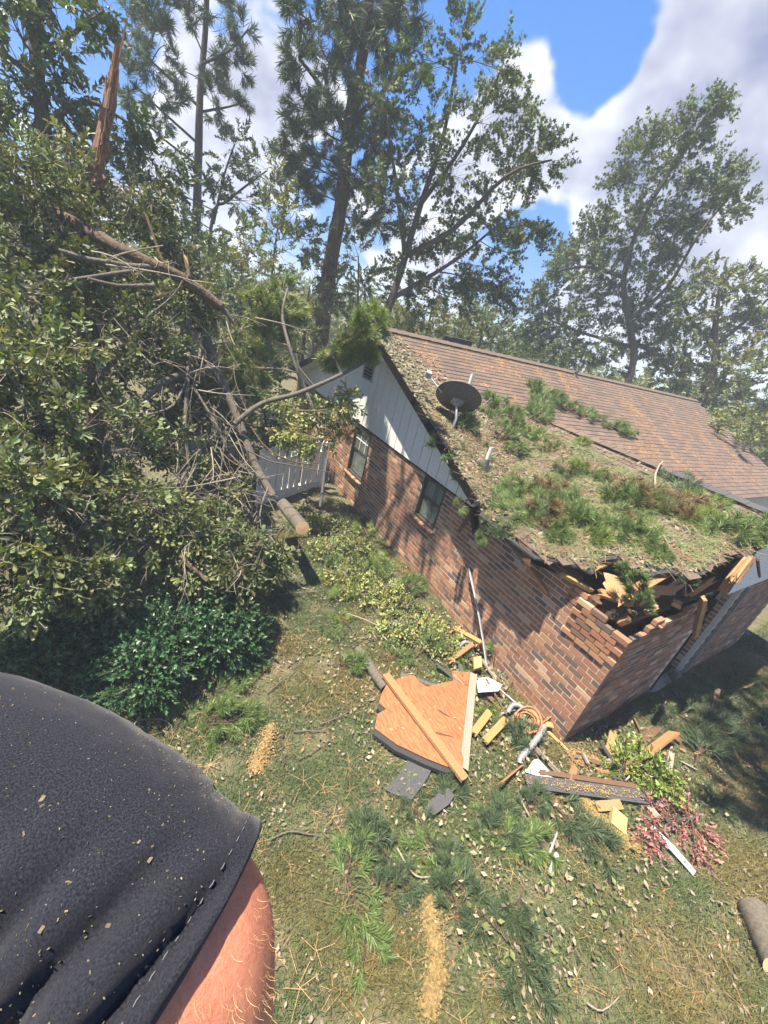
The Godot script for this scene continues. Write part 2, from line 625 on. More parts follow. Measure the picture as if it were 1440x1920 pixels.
func materials() -> void:
	var fine := noise_tex(0.03, [], 3, 6)
	var g := noise_tex(0.012, [Color(0.02, 0.02, 0.02), Color(0.98, 0.98, 0.98)], 9, 6)
	var mott := noise_tex(0.02, [Color(0.22, 0.2, 0.18), Color(0.9, 0.9, 0.9), Color(0.45, 0.43, 0.4), Color(1.0, 1.0, 1.0)], 12, 6)
	var speck := noise_tex(0.09, [Color(0.3, 0.28, 0.27), Color(0.85, 0.85, 0.85), Color(1, 1, 1)], 14, 4)
	var streak := noise_tex(0.02, [Color(0.35, 0.3, 0.25), Color(1, 1, 1), Color(0.55, 0.48, 0.42), Color(1, 1, 1)], 15, 6)
	mat("soil", Color(1, 1, 1), 0.95, noise_tex(0.012, [Color(0.045, 0.045, 0.024), Color(0.10, 0.085, 0.05), Color(0.06, 0.066, 0.03), Color(0.15, 0.12, 0.075)], 31, 6), Vector3.ONE * 0.35, fine, 1.5, true)
	mat("grass", Color(0.055, 0.088, 0.022), 0.6)
	leafy("grass", Color(0.092, 0.12, 0.055), 0.45, 0.6)
	leafy("leaf_green", Color(0.10, 0.148, 0.055), 0.8, 0.5)
	leafy("leaf_olive", Color(0.15, 0.18, 0.07), 0.8, 0.55)
	leafy("leaf_dark", Color(0.075, 0.112, 0.048), 0.7, 0.5)
	leafy("oak_green", Color(0.118, 0.15, 0.064), 0.75, 0.55)
	leafy("shrub_green", Color(0.034, 0.088, 0.036), 0.4, 0.45)
	leafy("heap_leaf", Color(0.20, 0.235, 0.085), 0.5, 0.6)
	leafy("needle_dark", Color(0.068, 0.105, 0.055), 0.6, 0.55)
	leafy("needle_green", Color(0.115, 0.175, 0.058), 0.45, 0.45)
	leafy("needle_brown", Color(0.17, 0.125, 0.06), 0.3, 0.6)
	leafy("needle_bright", Color(0.16, 0.22, 0.055), 0.55, 0.45)
	leafy("litter", Color(0.34, 0.295, 0.23), 0.2, 0.8)
	leafy("straw", Color(0.36, 0.21, 0.10), 0.1, 0.7)
	leafy("red_leaf", Color(0.26, 0.12, 0.125), 0.4, 0.6)
	mat("sawdust", Color(0.66, 0.47, 0.2), 0.95, speck, Vector3.ONE * 3.0, g, 1.0)
	mat("bark", Color(0.10, 0.085, 0.07), 0.95, mott, Vector3(2.2, 0.6, 2.2), g, 3.0)
	mat("grey_bark", Color(0.135, 0.12, 0.10), 0.9, mott, Vector3(3, 1, 3), g, 1.2)
	mat("pine_bark", Color(0.13, 0.088, 0.062), 0.95, mott, Vector3(2.5, 1.5, 2.5), g, 3.0)
	mat("pale_bark", Color(0.34, 0.30, 0.24), 0.9, mott, Vector3(3, 1, 3), g, 1.0)
	mat("inner_wood", Color(0.24, 0.125, 0.075), 0.75, streak, Vector3(6, 0.5, 6), g, 1.0)
	mat("pale_wood", Color(0.42, 0.27, 0.145), 0.75, streak, Vector3(5, 0.7, 5), g, 0.6)
	mat("cut_wood", Color(0.68, 0.46, 0.24), 0.8, speck, Vector3.ONE * 4)
	mat("mortar", Color(0.66, 0.60, 0.51), 0.95, speck, Vector3.ONE * 3, fine, 0.3, true)
	mat("brick", Color(1.14, 1.13, 1.06), 0.85, noise_tex(0.05, [Color(0.6, 0.56, 0.55), Color(1, 1, 1), Color(0.78, 0.75, 0.75), Color(1.15, 1.1, 1.05)], 17, 5), Vector3.ONE * 2.7, fine, 0.35, true)
	var reds := [Color(0.25, 0.122, 0.074), Color(0.27, 0.14, 0.085), Color(0.215, 0.108, 0.07), Color(0.30, 0.172, 0.108), Color(0.15, 0.09, 0.066), Color(0.105, 0.08, 0.072), Color(0.2, 0.115, 0.075), Color(0.40, 0.27, 0.19)]
	for i in reds.size():
		var m: StandardMaterial3D = M.brick.duplicate()
		m.albedo_color = ((reds[i] as Color) * Color(1.14, 1.13, 1.06)).linear_to_srgb()
		M["brick%d" % i] = m
	M.reds = reds
	mat("siding", Color(0.66, 0.68, 0.67), 0.7, noise_tex(0.03, [Color(0.72, 0.72, 0.72), Color(0.98, 0.98, 0.98), Color(1, 1, 1)], 19, 5), Vector3(2.5, 0.6, 2.5), fine, 0.15)
	mat("white_paint", Color(0.76, 0.77, 0.76), 0.6, noise_tex(0.03, [Color(0.55, 0.55, 0.55), Color(0.95, 0.95, 0.95), Color(1, 1, 1)], 51, 5), Vector3.ONE * 1.3)
	mat("trim_dark", Color(0.009, 0.008, 0.008), 0.7)
	M.trim_dark.metallic_specular = 0.1
	mat("bronze", Color(0.045, 0.038, 0.034), 0.4)
	mat("grey_track", Color(0.30, 0.31, 0.34), 0.5)
	mat("curtain", Color(0.45, 0.47, 0.42), 0.9, mott, Vector3(4, 0.3, 4))
	mat("plaster", Color(0.45, 0.42, 0.38), 0.95)
	mat("black_gap", Color(0.012, 0.011, 0.01), 0.9)
	mat("shingle", Color(1, 1, 1), 0.95, speck, Vector3.ONE * 2.5, fine, 0.3)
	var tones := [Color(0.135, 0.095, 0.076), Color(0.122, 0.088, 0.071), Color(0.148, 0.102, 0.082), Color(0.115, 0.085, 0.072)]
	for i in tones.size():
		var m: StandardMaterial3D = M.shingle.duplicate()
		m.albedo_color = (tones[i] as Color).linear_to_srgb()
		M["shingle%d" % i] = m
	M.tones = tones
	mat("felt", Color(0.032, 0.033, 0.037), 0.9, speck, Vector3.ONE * 2)
	mat("tar", Color(0.06, 0.062, 0.07), 0.8, speck, Vector3.ONE * 3, fine, 0.3)
	mat("plywood", Color(0.29, 0.122, 0.05), 0.8, streak, Vector3(2.6, 1, 0.5), fine, 0.2)
	mat("new_wood", Color(0.36, 0.19, 0.088), 0.75, streak, Vector3(6, 0.8, 6), fine, 0.2)
	mat("yellow_wood", Color(0.38, 0.25, 0.10), 0.75, streak, Vector3(6, 0.8, 6), fine, 0.2)
	mat("old_wood", Color(0.13, 0.075, 0.045), 0.85, streak, Vector3(6, 0.8, 6), fine, 0.3)
	mat("grey_wood", Color(0.27, 0.25, 0.22), 0.85, streak, Vector3(6, 0.8, 6), fine, 0.3)
	mat("foam", Color(0.42, 0.34, 0.14), 0.9, speck, Vector3.ONE * 3)
	mat("metal_white", Color(0.42, 0.45, 0.47), 0.45, noise_tex(0.03, [Color(0.5, 0.5, 0.5), Color(0.95, 0.95, 0.95), Color(1, 1, 1)], 52, 5), Vector3.ONE * 2)
	mat("dish", Color(0.12, 0.115, 0.115), 0.55, mott, Vector3.ONE * 1.5)
	mat("steel", Color(0.33, 0.33, 0.34), 0.4)
	M.steel.metallic = 0.7
	mat("drain_grey", Color(0.06, 0.064, 0.072), 0.8)
	mat("pvc", Color(0.62, 0.61, 0.57), 0.5)
	mat("lead", Color(0.17, 0.17, 0.18), 0.6)
	mat("hose", Color(0.34, 0.13, 0.055), 0.5)
	mat("duct", Color(0.17, 0.18, 0.19), 0.45)
	mat("cone", Color(0.10, 0.075, 0.06), 0.9)
	mat("cloth", Color(0.033, 0.036, 0.049), 0.95, noise_tex(0.06, [Color(0.12, 0.12, 0.13), Color(0.28, 0.28, 0.3), Color(0.6, 0.6, 0.62), Color(1.0, 1.0, 1.0)], 41, 3), Vector3.ONE * 14, noise_tex(0.2, [], 42, 3), 0.05)
	M.cloth.rim_enabled = true
	M.cloth.rim = 0.6
	M.cloth.metallic_specular = 0.1
	mat("skin", Color(0.43, 0.19, 0.12), 0.55, noise_tex(0.02, [Color(0.6, 0.42, 0.38), Color(1, 1, 1), Color(0.85, 0.66, 0.6), Color(1.0, 0.95, 0.92)], 43, 6), Vector3.ONE * 9, noise_tex(0.12, [], 44, 3), 0.05)
	M.skin.subsurf_scatter_enabled = true
	M.skin.subsurf_scatter_strength = 0.25
	mat("hair", Color(0.62, 0.38, 0.18), 0.4)
	mat("thread", Color(0.10, 0.105, 0.13), 0.8)
	var gl := StandardMaterial3D.new()
	gl.albedo_color = Color(0.55, 0.6, 0.58, 0.22)
	gl.roughness = 0.03
	gl.transparency = BaseMaterial3D.TRANSPARENCY_ALPHA
	gl.metallic_specular = 0.8
	M.glass = gl

func kits() -> void:
	KIT.far_leaves = spray(12, 0.125, 0.115, 1, 0.45, Color(0.9, 0.7, 0.5))
	KIT.oval_far = spray(16, 0.12, 0.06, 2, 0.42, Color(0.9, 0.7, 0.5))
	KIT.oak_near = spray(13, 0.10, 0.05, 0, 0.28, Color(1.3, 0.9, 0.6), 0.5)
	KIT.shrub = spray(16, 0.05, 0.03, 2, 0.2, Color(1.2, 0.8, 0.5), 0.35)
	KIT.tuft_far = needles(46, 0.24, 0.012, 0.22, 0.25, 1.15)
	KIT.tuft_near = needles(110, 0.17, 0.0058, 0.16, 0.15, 1.3)
	KIT.tuft_near2 = needles(100, 0.20, 0.0058, 0.14, 0.1, 1.1)
	var mb := MB.new()
	for i in 14:
		var a := rng.randf() * TAU
		var o := Vector3(cos(a), 0, sin(a)) * rr(0.0, 0.1)
		var tip := o + Vector3(rr(-0.07, 0.07), rr(0.035, 0.09), rr(-0.07, 0.07))
		var s := Vector3(cos(a + 1.3), 0, sin(a + 1.3)) * 0.0045
		var k := rr(0.55, 1.5)
		mb.col = Color(k * rr(0.85, 1.35), k, k * 0.9)
		mb.tri(o - s, tip, o + s)
	KIT.blades = mb.mesh()
	mb = MB.new()
	leaf(mb, Transform3D(Basis(Vector3.RIGHT, PI / 2), Vector3(0, 0.008, -0.5)), 1.0, 0.55, 2)
	KIT.litter = mb.mesh()
	mb = MB.new()
	for i in 5:
		var a := rng.randf() * TAU
		var d := Vector3(cos(a), rr(-0.02, 0.06), sin(a))
		var o := Vector3(rr(-0.06, 0.06), rr(0.004, 0.015), rr(-0.06, 0.06))
		var s := Vector3(-d.z, 0, d.x) * 0.0022
		mb.col = Color(1, 1, 1) * rr(0.7, 1.3)
		mb.quad(o - s, o + d * 0.2 - s, o + d * 0.2 + s, o + s)
	KIT.straw = mb.mesh()
	for i in 6:
		BOUGHS.append(bough_parts(rr(0.5, 0.75), 10 + i * 2, 100 + i))
	rng.seed = 77

func ground() -> void:
	var mb := MB.new()
	var line := []
	for i in 121:
		var t := (i - 60) / 60.0
		line.append(signf(t) * (absf(t) * 9.0 + pow(absf(t), 5.0) * 291.0))
	for j in 121:
		for i in 121:
			var x: float = line[i] - 1.0
			var z: float = line[j] - 1.5
			mb.v.append(Vector3(x, gh(x, z), z))
			mb.n.append(Vector3(gh(x - 0.1, z) - gh(x + 0.1, z), 0.2, gh(x, z - 0.1) - gh(x, z + 0.1)).normalized())
			mb.c.append(Color.WHITE)
	for j in 120:
		for i in 120:
			var a := j * 121 + i
			mb.idx.append_array(PackedInt32Array([a, a + 1, a + 122, a, a + 122, a + 121]))
	var o := put("ground", mb.mesh(), M.soil)
	tag(o, "", "", "", "structure")

# ---------------------------------------------------------------- the house
const EYE := Vector3(-4.661, 4.434, 1.252)

func main_y(z: float) -> float: return 4.1 - 0.42 * absf(z + 6.7)
func wing_y(x: float) -> float: return 2.2 + 0.285 * (minf(x, 6.0 - x) + 0.35)

func part_node(called: String, parent: Node) -> Node3D:
	var o := Node3D.new()
	o.name = called
	parent.add_child(o, true)
	return o

func house() -> void:
	var h := thing("brick_house", "red brick house with white gable, brown shingle roof and a torn front corner", "house")
	# --- walls: mortar behind, every brick proud of it
	var gw := MB.new()
	var wins := [[-7.1, -6.27, 0.75, 1.93], [-4.15, -3.5, 1.12, 1.96]]
	gw.bx(0.004, 0.2, -0.3, 0.75, -11.25, -0.004)
	gw.bx(0.004, 0.2, 0.75, 1.98, -11.25, -7.1)
	gw.bx(0.004, 0.2, 0.75, 1.98, -6.27, -4.15)
	gw.bx(0.004, 0.2, 0.75, 1.12, -4.15, -3.5)
	gw.bx(0.004, 0.2, 0.75, 1.98, -3.5, -0.85)
	gw.bx(0.004, 0.1, 0.75, 1.72, -0.85, -0.004)
	var wall := put("gable_wall", gw.mesh(), M.mortar, h)
	var fw := MB.new()
	fw.bx(0.2, 2.2, -0.3, 1.68, -0.1, -0.004)
	fw.bx(2.2, 3.2, -0.3, 0.12, -0.2, -0.004)
	fw.bx(3.2, 6.0, -0.3, 1.98, -0.2, -0.004)
	var front := put("front_wall", fw.mesh(), M.mortar, h)
	var other := MB.new()
	other.bx(5.8, 6.0, -0.3, 1.98, -2.5, -0.2)
	other.bx(6.0, 14.5, -0.3, 2.1, -2.7, -2.5)
	other.bx(14.3, 14.5, -0.3, 2.1, -11.25, -2.7)
	other.bx(0.2, 14.3, -0.3, 2.1, -11.25, -11.05)
	other.bx(0.2, 14.3, 1.9, 1.96, -11.05, -2.7)
	var attic := MB.new()
	attic.bx(0.2, 5.8, 1.80, 1.86, -2.69, -0.2)
	put("attic_floor", attic.mesh(), M.old_wood, h)
	put("back_wall", other.mesh(), M.plaster, h)
	var gable_list := []
	var front_list := []
	var c := 0.079
	for r in 25:
		var y := (r + 0.5) * c + 0.005
		var odd := r % 2 == 1
		for k in 56:
			var len := 0.193
			var dep := 0.094 if k == 0 and not odd else 0.06
			var zc := -0.0965 - 0.2035 * k - (0.1045 if odd else 0.0)
			var hole := false
			for q in wins:
				if y < q[2] - 0.02 or y > q[3] + 0.03: continue
				var lo := zc - len / 2
				var hi := zc + len / 2
				if hi <= q[0] or lo >= q[1]: continue
				if lo >= q[0] and hi <= q[1]: hole = true
				elif lo < q[0]: hi = q[0] - 0.004
				else: lo = q[1] + 0.004
				if hi - lo < 0.02: hole = true
				len = hi - lo
				zc = (hi + lo) / 2
			if zc > -0.8 and y > 1.84 + 0.17 * absf(zc) + rr(-0.1, 0.1): hole = true
			if hole: continue
			var t := Transform3D(Basis(), Vector3(dep / 2 + rr(-0.0015, 0.0015), y, zc))
			if zc > -0.64 and y > 1.32:
				# this piece of the corner was knocked outwards
				t = t.rotated_local(Vector3.UP, 0.03 + rr(-0.04, 0.04)).rotated_local(Vector3.RIGHT, rr(-0.03, 0.03))
				t.origin.x -= 0.02 + 0.03 * (y - 1.3)
				t.origin.z += 0.012
			gable_list.append([t, Vector3(dep, 0.0645, len), t.origin.distance_to(EYE)])
		for k in 30:
			var len := 0.193
			var x0 := 0.2035 * k + (0.1045 if not odd else 0.0)
			var dep := 0.06
			if k == 0 and odd:
				dep = 0.094
			var xc := x0 + len / 2
			if xc > 5.93: continue
			if xc + len / 2 > 2.2 and xc - len / 2 < 3.2 and y > 0.12: continue
			if y > 1.80 + 0.2 * rng.randf() and xc < 2.2: continue
			front_list.append([Transform3D(Basis(Vector3.UP, PI / 2), Vector3(xc, y, -dep / 2 + rr(-0.0015, 0.0015))), Vector3(dep, 0.0645, len), 0.0])
	for r in 25:   # the deep brick return beside the tall front window
		front_list.append([Transform3D(Basis(Vector3.UP, 0.0), Vector3(3.2 + 0.03, 0.16 + r * c, -0.115)), Vector3(0.064, 0.0665, 0.09), 0.0])
	gable_list.sort_custom(func(a, b): return a[2] < b[2])
	var boxes := {}
	var rest := Many.new()
	for i in gable_list.size():
		var b: Array = gable_list[i]
		var pick := rng.randi_range(0, 7)
		if rng.randf() < 0.3: pick = rng.randi_range(0, 3)
		if i < 290:
			if not boxes.has(b[1]):
				var bm := BoxMesh.new()
				bm.size = b[1]
				boxes[b[1]] = bm
			put("brick", boxes[b[1]], M["brick%d" % pick], wall, b[0])
		else:
			var k := rr(0.8, 1.2)
			var cc: Color = M.reds[pick]
			rest.add((b[0] as Transform3D).scaled_local(b[1]), Color(cc.r * k, cc.g * k, cc.b * k))
	var unit := BoxMesh.new()
	many("bricks", unit, M.brick, rest, wall)
	rest = Many.new()
	for b in front_list:
		var k := rr(0.75, 1.15)
		var cc: Color = M.reds[rng.randi_range(0, 3) if rng.randf() < 0.4 else rng.randi_range(0, 7)]
		rest.add((b[0] as Transform3D).scaled_local(b[1]), Color(cc.r * k, cc.g * k, cc.b * k))
	many("bricks", unit, M.brick, rest, front)
	# --- windows
	gable_window(h, -7.1, -6.27, 0.75, 1.93, true)
	gable_window(h, -4.15, -3.5, 1.12, 1.96, false)
	front_window(h)
	# --- the gable: white boards with open grooves
	var sid := MB.new()
	sid.bx(-0.004, 0.03, 1.99, 2.06, -11.2, -2.3)
	sid.bx(0.0, 0.03, 2.06, 2.3, -10.9, -2.9)
	sid.bx(0.0, 0.03, 2.3, 3.0, -9.5, -4.0)
	sid.bx(0.0, 0.03, 3.0, 3.5, -8.0, -5.3)
	var gs := put("gable_backing", sid.mesh(), M.drain_grey, h)
	var zz := -11.2
	while zz < -2.2:
		var z1 := zz + 0.279
		var m := MB.new()
		var ya := main_y(zz) - 0.1
		var yb := main_y(z1) - 0.1
		if maxf(ya, yb) > 2.05:
			ya = maxf(ya, 2.02); yb = maxf(yb, 2.02)
			var x := -0.016 + rr(-0.001, 0.001)
			var p := [Vector3(x, 2.005, zz), Vector3(x, 2.005, z1), Vector3(x, yb, z1), Vector3(x, ya, zz)]
			if zz < -6.7 and z1 > -6.7:
				m.quad(p[3], Vector3(x, main_y(-6.7) - 0.1, -6.7), p[2], p[2])
			m.quad(p[0], p[3], p[2], p[1])
			for e in 4:
				var a: Vector3 = p[e]
				var b: Vector3 = p[(e + 1) % 4]
				m.quad(a, b, b + Vector3(0.015, 0, 0), a + Vector3(0.015, 0, 0))
			put("board", m.mesh(), M.siding, gs)
		zz += 0.295
	var tr := MB.new()
	tr.bx(-0.02, 0.02, 1.975, 2.003, -11.2, -2.25)
	put("frieze_strip", tr.mesh(), M.trim_dark, h)
	var vent := part_node("gable_vent", h)
	var vm := MB.new()
	for q in [[-7.2, -7.16, 2.98, 3.4], [-6.76, -6.72, 2.98, 3.4], [-7.16, -6.76, 2.98, 3.02], [-7.16, -6.76, 3.36, 3.4]]:
		vm.bx(-0.035, -0.005, q[2], q[3], q[0], q[1])
	put("frame", vm.mesh(), M.grey_track, vent)
	vm = MB.new()
	vm.bx(-0.017, -0.012, 3.02, 3.36, -7.16, -6.76)
	put("opening", vm.mesh(), M.black_gap, vent)
	for i in 5:
		vm = MB.new()
		vm.box(Transform3D(Basis(Vector3(0, 0, 1), -0.6), Vector3(-0.024, 3.055 + i * 0.067, -6.96)), Vector3(0.035, 0.006, 0.4))
		put("slat", vm.mesh(), M.grey_track, vent)
	# --- the roof
	var main := PackedVector2Array([Vector2(-0.35, -6.7), Vector2(14.8, -6.7), Vector2(14.8, -2.18), Vector2(6.35, -2.2), Vector2(3, -4.45), Vector2(-0.35, -2.42)])
	var roof := put("main_roof", slab(main, func(p): return Vector3(p.x, main_y(p.y) - 0.012, p.y), 0.03), M.felt, h)
	var back := PackedVector2Array([Vector2(-0.35, -11.3), Vector2(14.8, -11.3), Vector2(14.8, -6.7), Vector2(-0.35, -6.7)])
	put("back_roof", slab(back, func(p): return Vector3(p.x, main_y(p.y), p.y), 0.04), M.shingle0, h)
	torn = PackedVector2Array([Vector2(3, -4.45), Vector2(-0.40, -2.3), Vector2(-0.42, -1.93), Vector2(-0.43, -1.5), Vector2(-0.42, -1.21), Vector2(-0.25, -1.03), Vector2(-0.11, -0.84), Vector2(-0.06, -0.67), Vector2(0.18, -0.79),
		Vector2(0.43, -0.7), Vector2(0.48, -0.53), Vector2(0.34, -0.33), Vector2(0.57, -0.29), Vector2(0.73, -0.23), Vector2(0.8, -0.08), Vector2(1.02, -0.02), Vector2(1.36, -0.07), Vector2(1.67, -0.05), Vector2(1.73, 0.07), Vector2(2.0, 0.06), Vector2(2.2, 0.08), Vector2(3, 0.3)])
	var wing := put("wing_roof", slab(torn, func(p): return Vector3(p.x, wing_y(p.x) - 0.012, p.y), 0.025), M.felt, h)
	var right := PackedVector2Array([Vector2(3, 0.3), Vector2(6.35, 0.3), Vector2(6.35, -2.2), Vector2(3, -4.45)])
	put("wing_roof_right", slab(right, func(p): return Vector3(p.x, wing_y(p.x), p.y), 0.04), M.shingle0, h)
	var tabs := []
	var sl := sqrt(1.0 + 0.42 * 0.42)
	var bm := Basis(Vector3.RIGHT, Vector3(0, 1, 0.42) / sl, Vector3(0, -0.42, 1) / sl)
	for r in 36:
		for k in 52:
			var z := -6.62 + r * 0.14 / sl
			var x := -0.35 + k * 0.295 + (0.147 if r % 2 else 0.0)
			if not Geometry2D.is_point_in_polygon(Vector2(x + 0.147, z), main): continue
			tabs.append([Transform3D(bm.rotated(Vector3.RIGHT, -0.08), Vector3(x + 0.147, main_y(z) - 0.001, z) + bm.y * rr(0.0, 0.002)), Vector3(0.288, 0.012, 0.165), 0.0, roof])
	sl = sqrt(1.0 + 0.285 * 0.285)
	var bw := Basis(Vector3(0, 0, 1), Vector3(-0.285, 1, 0) / sl, Vector3(-1, -0.285, 0) / sl)
	for r in 26:
		for k in 17:
			var x := 2.96 - r * 0.135 / sl
			var z := 0.28 - k * 0.295 - (0.147 if r % 2 else 0.0)
			if not Geometry2D.is_point_in_polygon(Vector2(x, z - 0.12), torn): continue
			var edge := not Geometry2D.is_point_in_polygon(Vector2(x - 0.3, z + 0.16), torn)
			if rng.randf() < (0.4 if edge else 0.04): continue
			var t := Transform3D(bw.rotated(Vector3(0, 0, 1), -0.075), Vector3(x, wing_y(x) + 0.002, z - 0.147) + bw.y * rr(0.0, 0.003))
			if edge: t = t.rotated_local(Vector3.UP, rr(-0.35, 0.35)).rotated_local(Vector3.RIGHT, rr(-0.25, 0.25)).rotated_local(Vector3.BACK, rr(-0.3, 0.1))
			elif rng.randf() < 0.08: t = t.rotated_local(Vector3.UP, rr(-0.1, 0.1))
			tabs.append([t, Vector3(0.288, 0.012, 0.165), 0.0, wing])
	for t in tabs: t[2] = ((t[0] as Transform3D).origin as Vector3).distance_to(EYE)
	tabs.sort_custom(func(a, b): return a[2] < b[2])
	var tabm := BoxMesh.new()
	tabm.size = tabs[0][1]
	var restm := Many.new()
	for i in tabs.size():
		var q: Array = tabs[i]
		if i < 290: put("shingle", tabm, M["shingle%d" % rng.randi_range(0, 3)], q[3], q[0])
		else:
			var cc: Color = M.tones[rng.randi_range(0, 3)]
			var k := rr(0.85, 1.15)
			restm.add(q[0], Color(cc.r * k, cc.g * k, cc.b * k))
	many("shingles", tabm, M.shingle, restm, roof)
	for i in 54:    # ridge caps
		var m := MB.new()
		for s in [-1, 1]:
			m.box(Transform3D(Basis(Vector3.RIGHT, 0.397 * s), Vector3(0, -0.026, 0.07 * s)), Vector3(0.3, 0.012, 0.16))
		if i < 51: put("ridge_cap", m.mesh(), M["shingle%d" % [1, 3, 3][i % 3]], roof, Transform3D(Basis(Vector3(0, 0, 1), 0.03), Vector3(-0.2 + i * 0.298, 4.135, -6.7)))
	for i in 17:
		var m := MB.new()
		for s in [-1, 1]:
			m.box(Transform3D(Basis(Vector3.RIGHT, 0.277 * s), Vector3(0, -0.02, 0.075 * s)), Vector3(0.3, 0.014, 0.16))
		put("ridge_cap", m.mesh(), M["shingle%d" % rng.randi_range(0, 3)] if i > 6 else M.tar, wing, Transform3D(Basis(Vector3.UP, PI / 2) * Basis(Vector3(0, 0, 1), -0.03), Vector3(2.99, 3.205, 0.15 - i * 0.27)))
	# eaves trim: black edge, white soffit
	for s in [1, -1]:
		var a := Vector3(-0.362, 4.04, -6.7)
		var b := Vector3(-0.362, main_y(-6.7 + s * 4.2) - 0.06, -6.7 + s * 4.2)
		put("rake_edge", lumber(a, b, 0.02, 0.13 if s > 0 else 0.17, 0.0), M.trim_dark, h)
		var m := MB.new()
		var ya := 3.985
		var yb := main_y(-6.7 + s * 4.2) - 0.115
		var q := [Vector3(-0.35, ya, -6.7), Vector3(-0.014, ya, -6.7), Vector3(-0.014, yb, -6.7 + s * 4.2), Vector3(-0.35, yb, -6.7 + s * 4.2)]
		m.quad(q[0], q[1], q[2], q[3])
		m.quad(q[0] + Vector3.DOWN * 0.012, q[3] + Vector3.DOWN * 0.012, q[2] + Vector3.DOWN * 0.012, q[1] + Vector3.DOWN * 0.012)
		m.quad(q[0], q[3], q[3] + Vector3.DOWN * 0.012, q[0] + Vector3.DOWN * 0.012)
		put("soffit", m.mesh(), M.siding, h)
	var fg := MB.new()    # what is left of the front gable
	var fp := [Vector3(2.5, 2.0, 0.01), Vector3(6.0, 2.0, 0.01), Vector3(6.0, 2.2, 0.01), Vector3(3.0, 3.08, 0.01), Vector3(2.35, 2.78, 0.01)]
	for i in 3: fg.quad(fp[0], fp[i + 2], fp[i + 1], fp[i + 1])
	for i in 3: fg.quad(fp[0] + Vector3(0, 0, -0.02), fp[i + 1] + Vector3(0, 0, -0.02), fp[i + 2] + Vector3(0, 0, -0.02), fp[i + 2] + Vector3(0, 0, -0.02))
	put("front_gable", fg.mesh(), M.white_paint, h)
	for i in 5:    # rafters laid bare under the torn edge
		var x0 := rr(-0.2, 0.1)
		var zr := -2.3 + i * 0.5
		put("rafter", lumber(Vector3(x0, wing_y(x0) - 0.1, zr), Vector3(2.9, wing_y(2.9) - 0.1, zr), 0.04, 0.12, PI / 2, 0.25, 0.0), M.new_wood if i > 2 else M.old_wood, h)
	# eave of the wing, its boards hanging loose
	put("eave_board", lumber(Vector3(-0.176, 2.190, -2.596), Vector3(-0.423, 2.099, -1.203), 0.015, 0.16, 0.2, 0.1, 0.2), M.old_wood, h)
	var sf := MB.new()
	sf.quad(Vector3(-0.34, 2.05, -2.3), Vector3(0.0, 1.99, -2.3), Vector3(0.0, 1.97, -1.05), Vector3(-0.3, 2.03, -1.25))
	put("soffit", sf.mesh(), M.old_wood, h)
	# small fittings on the ridge
	var rv := MB.new()
	rv.bx(2.1, 2.75, 4.1, 4.22, -7.35, -7.05)
	rv.bx(2.05, 2.8, 4.22, 4.25, -7.4, -7.0)
	put("roof_vent", rv.mesh(), M.tar, h)
	var rp := MB.new()
	rp.tube([Vector3(6.418, 4.008, -6.482), Vector3(6.418, 4.008, -6.482) + Vector3(0, 0.16, 0)], [0.05, 0.05], 10)
	rp.tube([Vector3(6.418, 4.008, -6.482) + Vector3(0, 0.14, 0), Vector3(6.418, 4.008, -6.482) + Vector3(0, 0.2, 0)], [0.075, 0.03], 10)
	put("flue_cap", rp.mesh(), M.lead, h)
	pipe_on_roof(h, Vector3(0.214, 2.571, -3.060), 0.36, true)
	pipe_on_roof(h, Vector3(1.039, 3.330, -4.866), 0.42, false)

func pipe_on_roof(h: Node3D, at: Vector3, tall: float, boot: bool) -> void:
	var n := part_node("vent_pipe", h)
	n.position = at
	var m := MB.new()
	m.tube([Vector3(0, -0.1, 0), Vector3(0.01, tall, 0)], [0.034, 0.034], 14, 0.0, null, false)
	m.tube([Vector3(0.01, tall, 0), Vector3(0, tall - 0.15, 0)], [0.028, 0.028], 14, 0.0, null, false)
	put("pipe", m.mesh(), M.pvc, n)
	if boot:
		m = MB.new()
		m.tube([Vector3(0, -0.02, 0), Vector3(0, 0.03, 0), Vector3(0, 0.14, 0), Vector3(0, 0.16, 0)], [0.12, 0.075, 0.055, 0.037], 14, 0.0, null, false)
		m.box(Transform3D(Basis(Vector3.RIGHT, 0.397), Vector3(0, 0.012, 0)), Vector3(0.3, 0.006, 0.34))
		put("boot", m.mesh(), M.lead, n)

